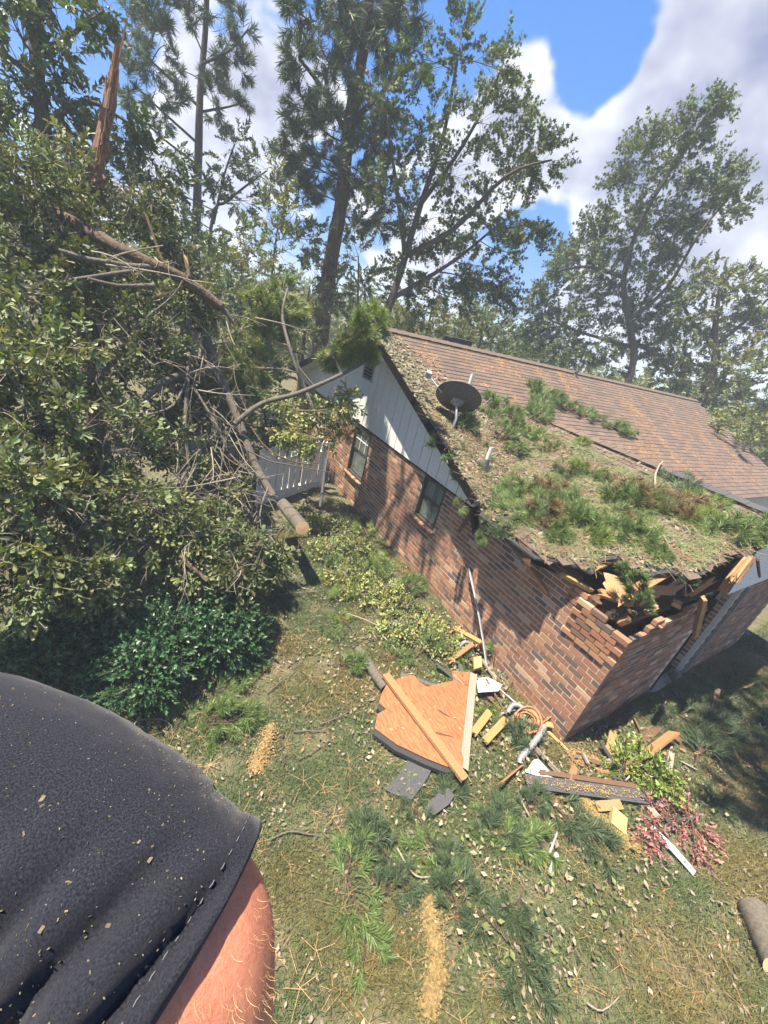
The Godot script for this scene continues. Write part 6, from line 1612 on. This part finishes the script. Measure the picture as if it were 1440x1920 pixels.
	var sticks := [
		["forked pale shoots lying beside the shoulder", [Vector3(-4.779, 0.060, -1.925), Vector3(-4.668, 0.120, -2.076), Vector3(-4.843, 0.100, -2.195), Vector3(-4.964, 0.040, -2.246)], 0.008, "pale_bark"],
		["thin pale shoot right of the forked ones", [Vector3(-4.705, 0.050, -2.063), Vector3(-4.488, 0.100, -1.958), Vector3(-4.370, 0.040, -1.867)], 0.005, "pale_bark"],
		["grey stick on the lawn left of the plywood", [Vector3(-2.891, 0.040, -1.338), Vector3(-2.652, 0.050, -1.336), Vector3(-2.447, 0.040, -1.384)], 0.011, "grey_bark"],
		["lower grey stick on the lawn left of the plywood", [Vector3(-3.207, 0.040, -1.359), Vector3(-3.006, 0.040, -1.296), Vector3(-2.852, 0.030, -1.231)], 0.009, "grey_bark"],
		["stick lying below the two grey ones", [Vector3(-3.253, 0.030, -1.041), Vector3(-3.097, 0.050, -1.059), Vector3(-2.954, 0.030, -1.094)], 0.008, "grey_bark"],
		["crooked stick near the sleeve hem", [Vector3(-3.731, 0.030, -0.458), Vector3(-3.565, 0.050, -0.443), Vector3(-3.434, 0.050, -0.376), Vector3(-3.302, 0.030, -0.299)], 0.011, "grey_bark"],
		["bare forked branch among the boughs on the lower lawn", [Vector3(-2.677, 0.050, 0.090), Vector3(-2.664, 0.060, 0.257), Vector3(-2.593, 0.060, 0.374), Vector3(-2.303, 0.040, 0.457)], 0.011, "pale_bark"],
		["pale twig in the straw at the lower right", [Vector3(-1.797, 0.040, 1.596), Vector3(-1.725, 0.060, 1.683), Vector3(-1.515, 0.040, 1.707)], 0.007, "pale_bark"],
		["pale stick crossing the leaves right of the log and plywood", [Vector3(-1.790, 0.060, -2.958), Vector3(-1.603, 0.080, -2.758), Vector3(-1.394, 0.050, -2.547)], 0.012, "pale_bark"],
		["long pale stick behind the plywood", [Vector3(-1.477, 0.080, -2.361), Vector3(-1.427, 0.100, -2.046), Vector3(-1.348, 0.060, -1.848)], 0.012, "pale_bark"],
		["grey stick lying flat in the leaves near the shrubs", [Vector3(-2.721, 0.080, -3.632), Vector3(-2.389, 0.100, -3.567), Vector3(-1.953, 0.050, -3.580)], 0.013, "grey_bark"],
		["short stick at the upper lawn", [Vector3(-3.349, 0.040, -1.944), Vector3(-3.115, 0.050, -2.061), Vector3(-2.837, 0.040, -2.248)], 0.008, "grey_bark"]]
	for q in sticks: stick("stick", q[0], "stick", q[1], q[2], q[2] * 0.6, q[3])
	sawdust("sawdust_patch", "yellow sawdust patch on the grass beyond the sleeve", [Vector3(-3.414, 0.000, -1.515), Vector3(-3.508, 0.000, -1.350), Vector3(-3.630, 0.000, -1.211), Vector3(-3.699, 0.000, -1.092)], 0.10, 1100, 0.6)
	sawdust("sawdust_patch", "long sawdust streak on the lower lawn", [Vector3(-2.581, 0.000, 0.539), Vector3(-2.696, 0.000, 0.674), Vector3(-2.728, 0.000, 0.832), Vector3(-2.852, 0.000, 0.963), Vector3(-2.986, 0.000, 1.042)], 0.085, 2600, 0.9)
	sawdust("sawdust_patch", "bright sawdust heap below the black fascia board", [Vector3(-0.365, 0.000, 0.530), Vector3(-0.409, 0.000, 0.811), Vector3(-0.352, 0.000, 0.975), Vector3(-0.236, 0.000, 1.161)], 0.13, 3200, 1.0)
	sawdust("sawdust_patch", "grey-tan sawdust heap against the house corner", [Vector3(-0.013, 0.000, 0.199), Vector3(0.180, 0.000, 0.349), Vector3(0.265, 0.000, 0.526)], 0.14, 3000, 0.55)
	var dust := Many.new()
	for i in 500:
		var p: Vector3 = (Vector3(-0.974, 0.115, 0.168) as Vector3).lerp(Vector3(0.525, 0.125, 1.014), clampf(0.45 + rng.randfn(0, 0.22), 0.02, 0.98)) + Vector3(rr(-0.05, 0.05), rr(0, 0.006), rr(-0.05, 0.05))
		dust.add(Transform3D(Basis.from_euler(Vector3(rr(-1, 1), rr(0, 6), rr(-1, 1))).scaled(Vector3.ONE * rr(0.006, 0.018)), p), Color.WHITE * rr(0.7, 1.3))
	tag(many("sawdust", chip(), M.sawdust, dust), "sawdust spilled along the black fascia board", "sawdust")

func chip() -> Mesh:
	var b := BoxMesh.new()
	b.size = Vector3(1.0, 0.25, 0.6)
	return b

func sawdust(called: String, label: String, line: Array, wide: float, n: int, bright: float) -> void:
	var base: Vector3 = line[1]
	var o := thing(called, label, "sawdust", base)
	var list := Many.new()
	for i in n:
		var t := rng.randf() * (line.size() - 1.001)
		var p: Vector3 = (line[int(t)] as Vector3).lerp(line[int(t) + 1], t - int(t))
		var w := wide * (0.6 + 0.9 * absf(bumps.get_noise_2d(t * 90.0, base.x * 50.0)) * 2.0)
		var off := Vector2(rng.randfn(0, 0.5), rng.randfn(0, 0.5))
		p += Vector3(off.x * w, 0, off.y * w)
		p.y = gh(p.x, p.z) + 0.035 * exp(-off.length_squared() * 1.6) + rr(0.0, 0.02)
		var k := rr(0.7, 1.3)
		list.add(Transform3D(Basis.from_euler(Vector3(rr(-0.7, 0.7), rr(0, 6), rr(-0.7, 0.7))).scaled(Vector3.ONE * rr(0.008, 0.026)), p - base), Color(k, k * lerpf(0.85, 1.0, bright), k * lerpf(1.1, 0.9, bright)))
	many("chips", chip(), M.sawdust, list, o)

func lawn_cover() -> void:
	var g := Many.new()
	var leaves := Many.new()
	var straw := Many.new()
	for i in 190000:
		var x := rr(-7.0, 9.0)
		var z := rr(-6.0, 4.0)
		if x > 3.5 and z < 2.0 + 0.0 and z < 0.0: continue
		if x > -0.02 and z < 0.02: continue
		var dens := 0.62 + 1.0 * bumps.get_noise_2d(x * 22.0 + 50.0, z * 22.0)
		if x < -3.0 and z < -2.2: dens *= 0.25
		if rng.randf() > dens: continue
		var dry := clampf(bumps.get_noise_2d(x * 9.0, z * 9.0 + 30.0) * 2.0 + 0.25, 0.0, 1.0)
		var k := rr(0.7, 1.35)
		g.add(Transform3D(Basis(Vector3.UP, rng.randf() * TAU).scaled(Vector3(1, rr(0.6, 1.2), 1) * rr(0.7, 1.1)), Vector3(x, gh(x, z) - 0.004, z)), Color(k * lerpf(0.95, 1.7, dry), k * lerpf(1.05, 1.15, dry), k * 0.95))
	for i in 44000:
		var x := rr(-6.5, 6.5)
		var z := rr(-8.5, 3.5)
		if x > -0.05 and z < 0.05: continue
		var pile := bumps.get_noise_2d(x * 30.0, z * 30.0 + 77.0)
		if rng.randf() > 0.5 + pile * 1.3: continue
		var k := rr(0.22, 0.85)
		var cc := Color(k, k * 0.98, k * 0.95)
		var kind := rng.randf()
		if kind < 0.3: cc = Color(k * 0.42, k * 0.56, k * 0.3)
		elif kind < 0.38: cc = Color(k * 1.0, k * 0.6, k * 0.4)
		leaves.add(Transform3D(Basis.from_euler(Vector3(rr(-0.7, 0.7), rng.randf() * TAU, rr(-0.7, 0.7))).scaled(Vector3.ONE * rr(0.022, 0.062)), Vector3(x, gh(x, z) + rr(0.01, 0.05), z)), cc)
		if i % 14 == 0:
			var px := rr(-4.5, 3.0)
			var pz := rr(-3.0, 3.2)
			if px > -0.05 and pz < 0.05: continue
			straw.add(Transform3D(Basis(Vector3.UP, rng.randf() * TAU).scaled(Vector3.ONE * rr(0.4, 0.8)), Vector3(px, gh(px, pz) + rr(0.01, 0.05), pz)), Color(1, 1, 1) * rr(0.4, 1.0))
	for i in 3000:    # litter that lies over and between the wreckage by the wall
		var x := rr(-2.6, 1.4)
		var z := rr(-2.6, 1.5)
		if x > -0.03 and z < 0.05: continue
		var k := rr(0.25, 1.0)
		var cc := Color(k, k * 0.95, k * 0.85)
		if rng.randf() < 0.5: cc = Color(k * 0.5, k * 0.66, k * 0.28)
		var near := exp(-pow((x + 0.4) / 0.5, 2.0)) if z < 0.2 else 0.3
		leaves.add(Transform3D(Basis.from_euler(Vector3(rr(-0.8, 0.8), rng.randf() * TAU, rr(-0.8, 0.8))).scaled(Vector3.ONE * rr(0.03, 0.08)), Vector3(x, gh(x, z) + rr(0.02, 0.06 + 0.14 * near), z)), cc)
	tag(many("grass", KIT.blades, M.grass, g), "rough green grass of the lawn showing through fallen leaves", "grass")
	tag(many("fallen_leaves", KIT.litter, M.litter, leaves), "pale dry leaves scattered all over the lawn", "fallen leaves")
	tag(many("lawn_straw", KIT.straw, M.straw, straw), "brown pine needles and stalks strewn in the lawn", "pine straw")
	var places := [Vector3(-2.360, 0.000, 0.161), Vector3(-2.163, 0.000, 0.344), Vector3(-2.692, 0.000, 0.282), Vector3(-2.999, 0.000, 0.224), Vector3(-3.184, 0.000, 0.056), Vector3(-1.969, 0.000, 0.525), Vector3(-1.647, 0.000, 0.577), Vector3(-2.230, 0.000, 0.664), Vector3(-2.048, 0.000, 0.830), Vector3(-1.690, 0.000, 0.832), Vector3(-1.452, 0.000, 0.761), Vector3(-2.503, 0.000, 0.839), Vector3(-2.118, 0.000, 1.097), Vector3(-3.301, 0.000, 0.200), Vector3(-3.109, 0.000, 0.329), Vector3(-2.093, 0.000, 0.078), Vector3(-1.726, 0.000, 0.343), Vector3(-1.315, 0.000, 0.416)]
	for i in places.size():
		bough("green pine bough lying on the lower lawn in front of the plywood", places[i] + Vector3(0, 0.03, 0), rng.randf() * TAU, Basis(Vector3(0, 0, 1), rr(0, 0.15)), rr(0.5, 0.8), i, ["needle_dark", "needle_green", "needle_dark"][i % 3], "pine boughs on the lower lawn")
	places = [Vector3(-3.658, 0.000, -2.248), Vector3(-3.515, 0.000, -2.035), Vector3(-3.856, 0.000, -1.856), Vector3(-4.241, 0.000, -1.861), Vector3(-4.408, 0.000, -1.731), Vector3(-4.039, 0.000, -2.142), Vector3(-1.644, 0.000, -1.948), Vector3(-2.423, 0.000, -2.102)]
	for i in places.size():
		bough("green pine bough on the lawn between the shoulder and the shrubs", places[i] + Vector3(0, 0.03, 0), rng.randf() * TAU, Basis(Vector3(0, 0, 1), rr(0, 0.15)), rr(0.45, 0.75), i + 2, "needle_green", "pine boughs on the upper lawn")
	places = [Vector3(2.846, 0.000, 0.709), Vector3(3.880, 0.000, 0.888), Vector3(1.597, 0.000, 0.995), Vector3(2.730, 0.000, 1.122), Vector3(2.282, 0.000, 0.306), Vector3(4.981, 0.000, 0.704), Vector3(3.690, 0.000, 0.380), Vector3(1.604, 0.000, 0.059), Vector3(1.819, 0.000, 1.308), Vector3(2.666, 0.000, 1.348), Vector3(1.999, 0.000, 0.752), Vector3(1.136, 0.000, 0.073), Vector3(3.516, 0.000, 1.153), Vector3(4.894, 0.000, 0.291), Vector3(-0.568, 0.000, 0.253), Vector3(-0.852, 0.000, 0.325)]
	for i in places.size():
		bough("dark pine bough thrown down before the front wall", places[i] + Vector3(0, 0.04, 0), rng.randf() * TAU, Basis(Vector3(0, 0, 1), rr(0, 0.2)), rr(0.7, 1.1), i + 1, "needle_dark", "pine boughs before the front wall")

# ---------------------------------------------------------------- the person whose shoulder fills the lower left
func ring_tube(pts: Array, rad: Array, sides: int, bump: Callable) -> MB:
	var m := MB.new()
	var path := []
	var rr2 := []
	for i in pts.size() - 1:
		for k in 16:
			var t := k / 16.0
			path.append((pts[i] as Vector3).cubic_interpolate(pts[i + 1], pts[maxi(i - 1, 0)], pts[mini(i + 2, pts.size() - 1)], t))
			rr2.append(cubic_interpolate(rad[i], rad[i + 1], rad[maxi(i - 1, 0)], rad[mini(i + 2, rad.size() - 1)], t))
	path.append(pts[-1])
	rr2.append(rad[-1])
	for i in path.size():
		var a: Vector3 = path[maxi(i - 1, 0)]
		var b: Vector3 = path[mini(i + 1, path.size() - 1)]
		var d := (b - a).normalized()
		var p: Vector3 = path[i]
		var x := (EYE - p)
		x = (x - d * x.dot(d)).normalized()
		var y := d.cross(x)
		for k in sides:
			var an := TAU * k / sides
			var o := x * cos(an) + y * sin(an)
			m.v.append(p + o * (rr2[i] + bump.call(float(i) / (path.size() - 1), wrapf(an, -PI, PI))))
			m.n.append(Vector3.ZERO)
			m.c.append(Color.WHITE)
	for i in path.size() - 1:
		for k in sides:
			var a0 := i * sides + k
			var b0 := i * sides + (k + 1) % sides
			var tri := [a0, a0 + sides, b0 + sides, a0, b0 + sides, b0]
			for q in tri: m.idx.append(q)
			for f in [[tri[0], tri[1], tri[2]], [tri[3], tri[4], tri[5]]]:
				var fn := (m.v[f[2]] - m.v[f[0]]).cross(m.v[f[1]] - m.v[f[0]])
				for q in f: m.n[q] += fn
	for i in m.n.size(): m.n[i] = m.n[i].normalized()
	return m

func person() -> void:
	var o := thing("person", "person seen from behind the shoulder in a dark short-sleeved shirt, arm hanging", "person")
	var s0: Vector3 = Vector3(-4.942, 3.884, 0.798)
	var s1: Vector3 = Vector3(-4.818, 3.917, 0.896)
	var s2: Vector3 = Vector3(-4.715, 3.925, 0.994)
	var s3: Vector3 = Vector3(-4.669, 3.919, 1.051)
	var s4: Vector3 = Vector3(-4.631, 3.903, 1.096)
	var elbow: Vector3 = Vector3(-4.630, 3.700, 1.177)
	var wrist := elbow + Vector3(-0.02, -0.24, -0.05)
	var skin := ring_tube([s1, s2, s3, s4, s4.lerp(elbow, 0.5), elbow, elbow.lerp(wrist, 0.5), wrist, wrist + (wrist - elbow).normalized() * 0.08], [0.072, 0.076, 0.07, 0.067, 0.066, 0.052, 0.045, 0.03, 0.036], 40, func(s, a): return 0.0025 * bumps.get_noise_2d(s * 260.0, a * 40.0))
	var hand := (wrist - elbow).normalized()
	var hs := hand.cross(Vector3.UP).normalized()
	var palm := wrist + hand * 0.08
	for k in 4:
		var f := palm + hs * (k - 1.5) * 0.019
		var l: float = [0.07, 0.078, 0.072, 0.056][k]
		skin.tube([f - hand * 0.02, f + hand * l * 0.5, f + hand * l * 0.85 + Vector3(0, -0.01, 0.01), f + hand * l + Vector3(0, -0.01, 0.025)], [0.01, 0.0095, 0.0085, 0.006], 10)
	skin.tube([wrist + hs * 0.02, wrist + hs * 0.045 + hand * 0.035, wrist + hs * 0.05 + hand * 0.065], [0.012, 0.011, 0.008], 10)
	put("body", skin.mesh(), M.skin, o)
	var folds := func(s: float, turn: float) -> float:
		var a := -turn
		var v := 0.003 * bumps.get_noise_2d(s * 110.0, a * 16.0) + 0.0018 * bumps.get_noise_2d(s * 500.0, a * 70.0)
		# gathers near the hem, running round towards the armpit
		for f in [[0.92, 0.026, 0.008, 0.2], [0.87, 0.024, -0.014, 0.2], [0.80, 0.036, 0.012, 0.1], [0.735, 0.028, -0.014, 0.0], [0.66, 0.04, 0.008, -0.2], [0.58, 0.025, -0.010, -0.3], [0.5, 0.03, 0.009, -0.3], [0.42, 0.025, -0.010, -0.4], [0.33, 0.03, 0.009, -0.4]]:
			var c: float = f[0] + 0.055 * (a + 0.4)
			var on := smoothstep(f[3] + 0.75, f[3] - 0.3, a)
			v += f[2] * on * exp(-pow((s - c) / f[1], 2.0))
		# the hem kicks out on the outer side
		v += 0.006 * exp(-pow((s - 0.93) / 0.05, 2.0)) * exp(-pow((a - 1.25) / 0.5, 2.0))
		v -= 0.004 * exp(-pow((s - 0.985) / 0.02, 2.0)) * exp(-pow((a - 0.75) / 0.25, 2.0))
		v -= 0.014 * pow(smoothstep(0.955, 1.0, s), 2.0)
		return v
	var dir := (s4 - s3).normalized()
	var cloth := ring_tube([s0, s1, s2, s3, s4], [0.12, 0.113, 0.103, 0.096, 0.092], 96, folds)
	var sides := 96
	var last := cloth.v.size() - sides
	# turn the hem in so that it shows a thickness
	for k in sides:
		cloth.v.append(s4 + (cloth.v[last + k] - s4) * 0.95 - dir * 0.002)
		cloth.n.append(dir)
		cloth.c.append(Color.WHITE)
	for k in sides:
		cloth.v.append(s4 + (cloth.v[last + k] - s4) * 0.93 - dir * 0.04)
		cloth.n.append((s4 - cloth.v[last + k]).normalized())
		cloth.c.append(Color.WHITE)
	for r in 2:
		for k in sides:
			var a0 := last + r * sides + k
			var b0 := last + r * sides + (k + 1) % sides
			cloth.idx.append_array(PackedInt32Array([a0, a0 + sides, b0 + sides, a0, b0 + sides, b0]))
	put("shirt_sleeve", cloth.mesh(), M.cloth, o)
	var right := Vector3(0.868, 0, 0.497)
	var chest := s2 - right * 0.17 + Vector3(0, -0.05, 0)
	var torso := ring_tube([chest + Vector3(0, 0.10, 0), chest + Vector3(0, 0.04, 0), chest + Vector3(0, -0.15, 0), chest + Vector3(0, -0.4, 0)], [0.10, 0.15, 0.155, 0.15], 64, func(s, a): return 0.006 * bumps.get_noise_2d(s * 60.0, a * 40.0))
	put("shirt_body", torso.mesh(), M.cloth, o)
	# stitching round the hem, sawdust caught in the cloth, hair on the arm
	var st := MB.new()
	var row := last - sides * 7
	for k in sides:
		if k % 2: continue
		var a: Vector3 = cloth.v[row + k]
		var b: Vector3 = a.lerp(cloth.v[row + (k + 1) % sides], 0.85)
		var nn: Vector3 = cloth.n[row + k]
		st.tube([a + nn * 0.0006, (a + b) * 0.5 + nn * 0.0012, b + nn * 0.0006], [0.0004, 0.0005, 0.0004], 5)
	put("stitching", st.mesh(), M.thread, o)
	var flecks := Many.new()
	for i in 1300:
		var vi := rng.randi_range(sides * 18, last - sides * 8)
		var nn: Vector3 = cloth.n[vi]
		if nn.dot((EYE - cloth.v[vi]).normalized()) < 0.05: continue
		var p: Vector3 = cloth.v[vi].lerp(cloth.v[mini(vi + sides + 1, last)], rng.randf())
		var sc := rr(0.0007, 0.0019) if rng.randf() < 0.95 else rr(0.002, 0.0045)
		flecks.add(Transform3D(Basis.from_euler(Vector3(rr(-3, 3), rr(-3, 3), rr(-3, 3))).scaled(Vector3.ONE * sc), p + nn * 0.0004), Color(1.3, 1.5, 2.2) * rr(0.5, 1.3))
	many("sawdust_flecks", chip(), M.sawdust, flecks, o)
	var hm := MB.new()
	var l := 0.022
	var pv := Vector3.ZERO
	for i in 5:
		var q := Vector3(0.003 * sin(i * 0.8), l * i / 4.0 * 0.7, 0.005 * (i / 4.0) * (i / 4.0))
		if i: hm.quad(pv - Vector3(0.00011, 0, 0), q - Vector3(0.00008, 0, 0), q + Vector3(0.00008, 0, 0), pv + Vector3(0.00011, 0, 0))
		pv = q
	var hairs := Many.new()
	for i in 5200:
		var vi := rng.randi_range(40 * 46, 40 * 90)
		var nn: Vector3 = skin.n[vi]
		var p: Vector3 = skin.v[vi].lerp(skin.v[vi + 41], rng.randf())
		hairs.add(Transform3D(basis_to(nn * 0.6 + (elbow - s4).normalized() * 0.9 + ball() * 0.3, rng.randf() * TAU).scaled(Vector3.ONE * rr(0.35, 0.95)), p - nn * 0.0008), Color(1, 1, 1) * rr(0.7, 1.4))
	many("arm_hair", hm.mesh(), M.hair, hairs, o)
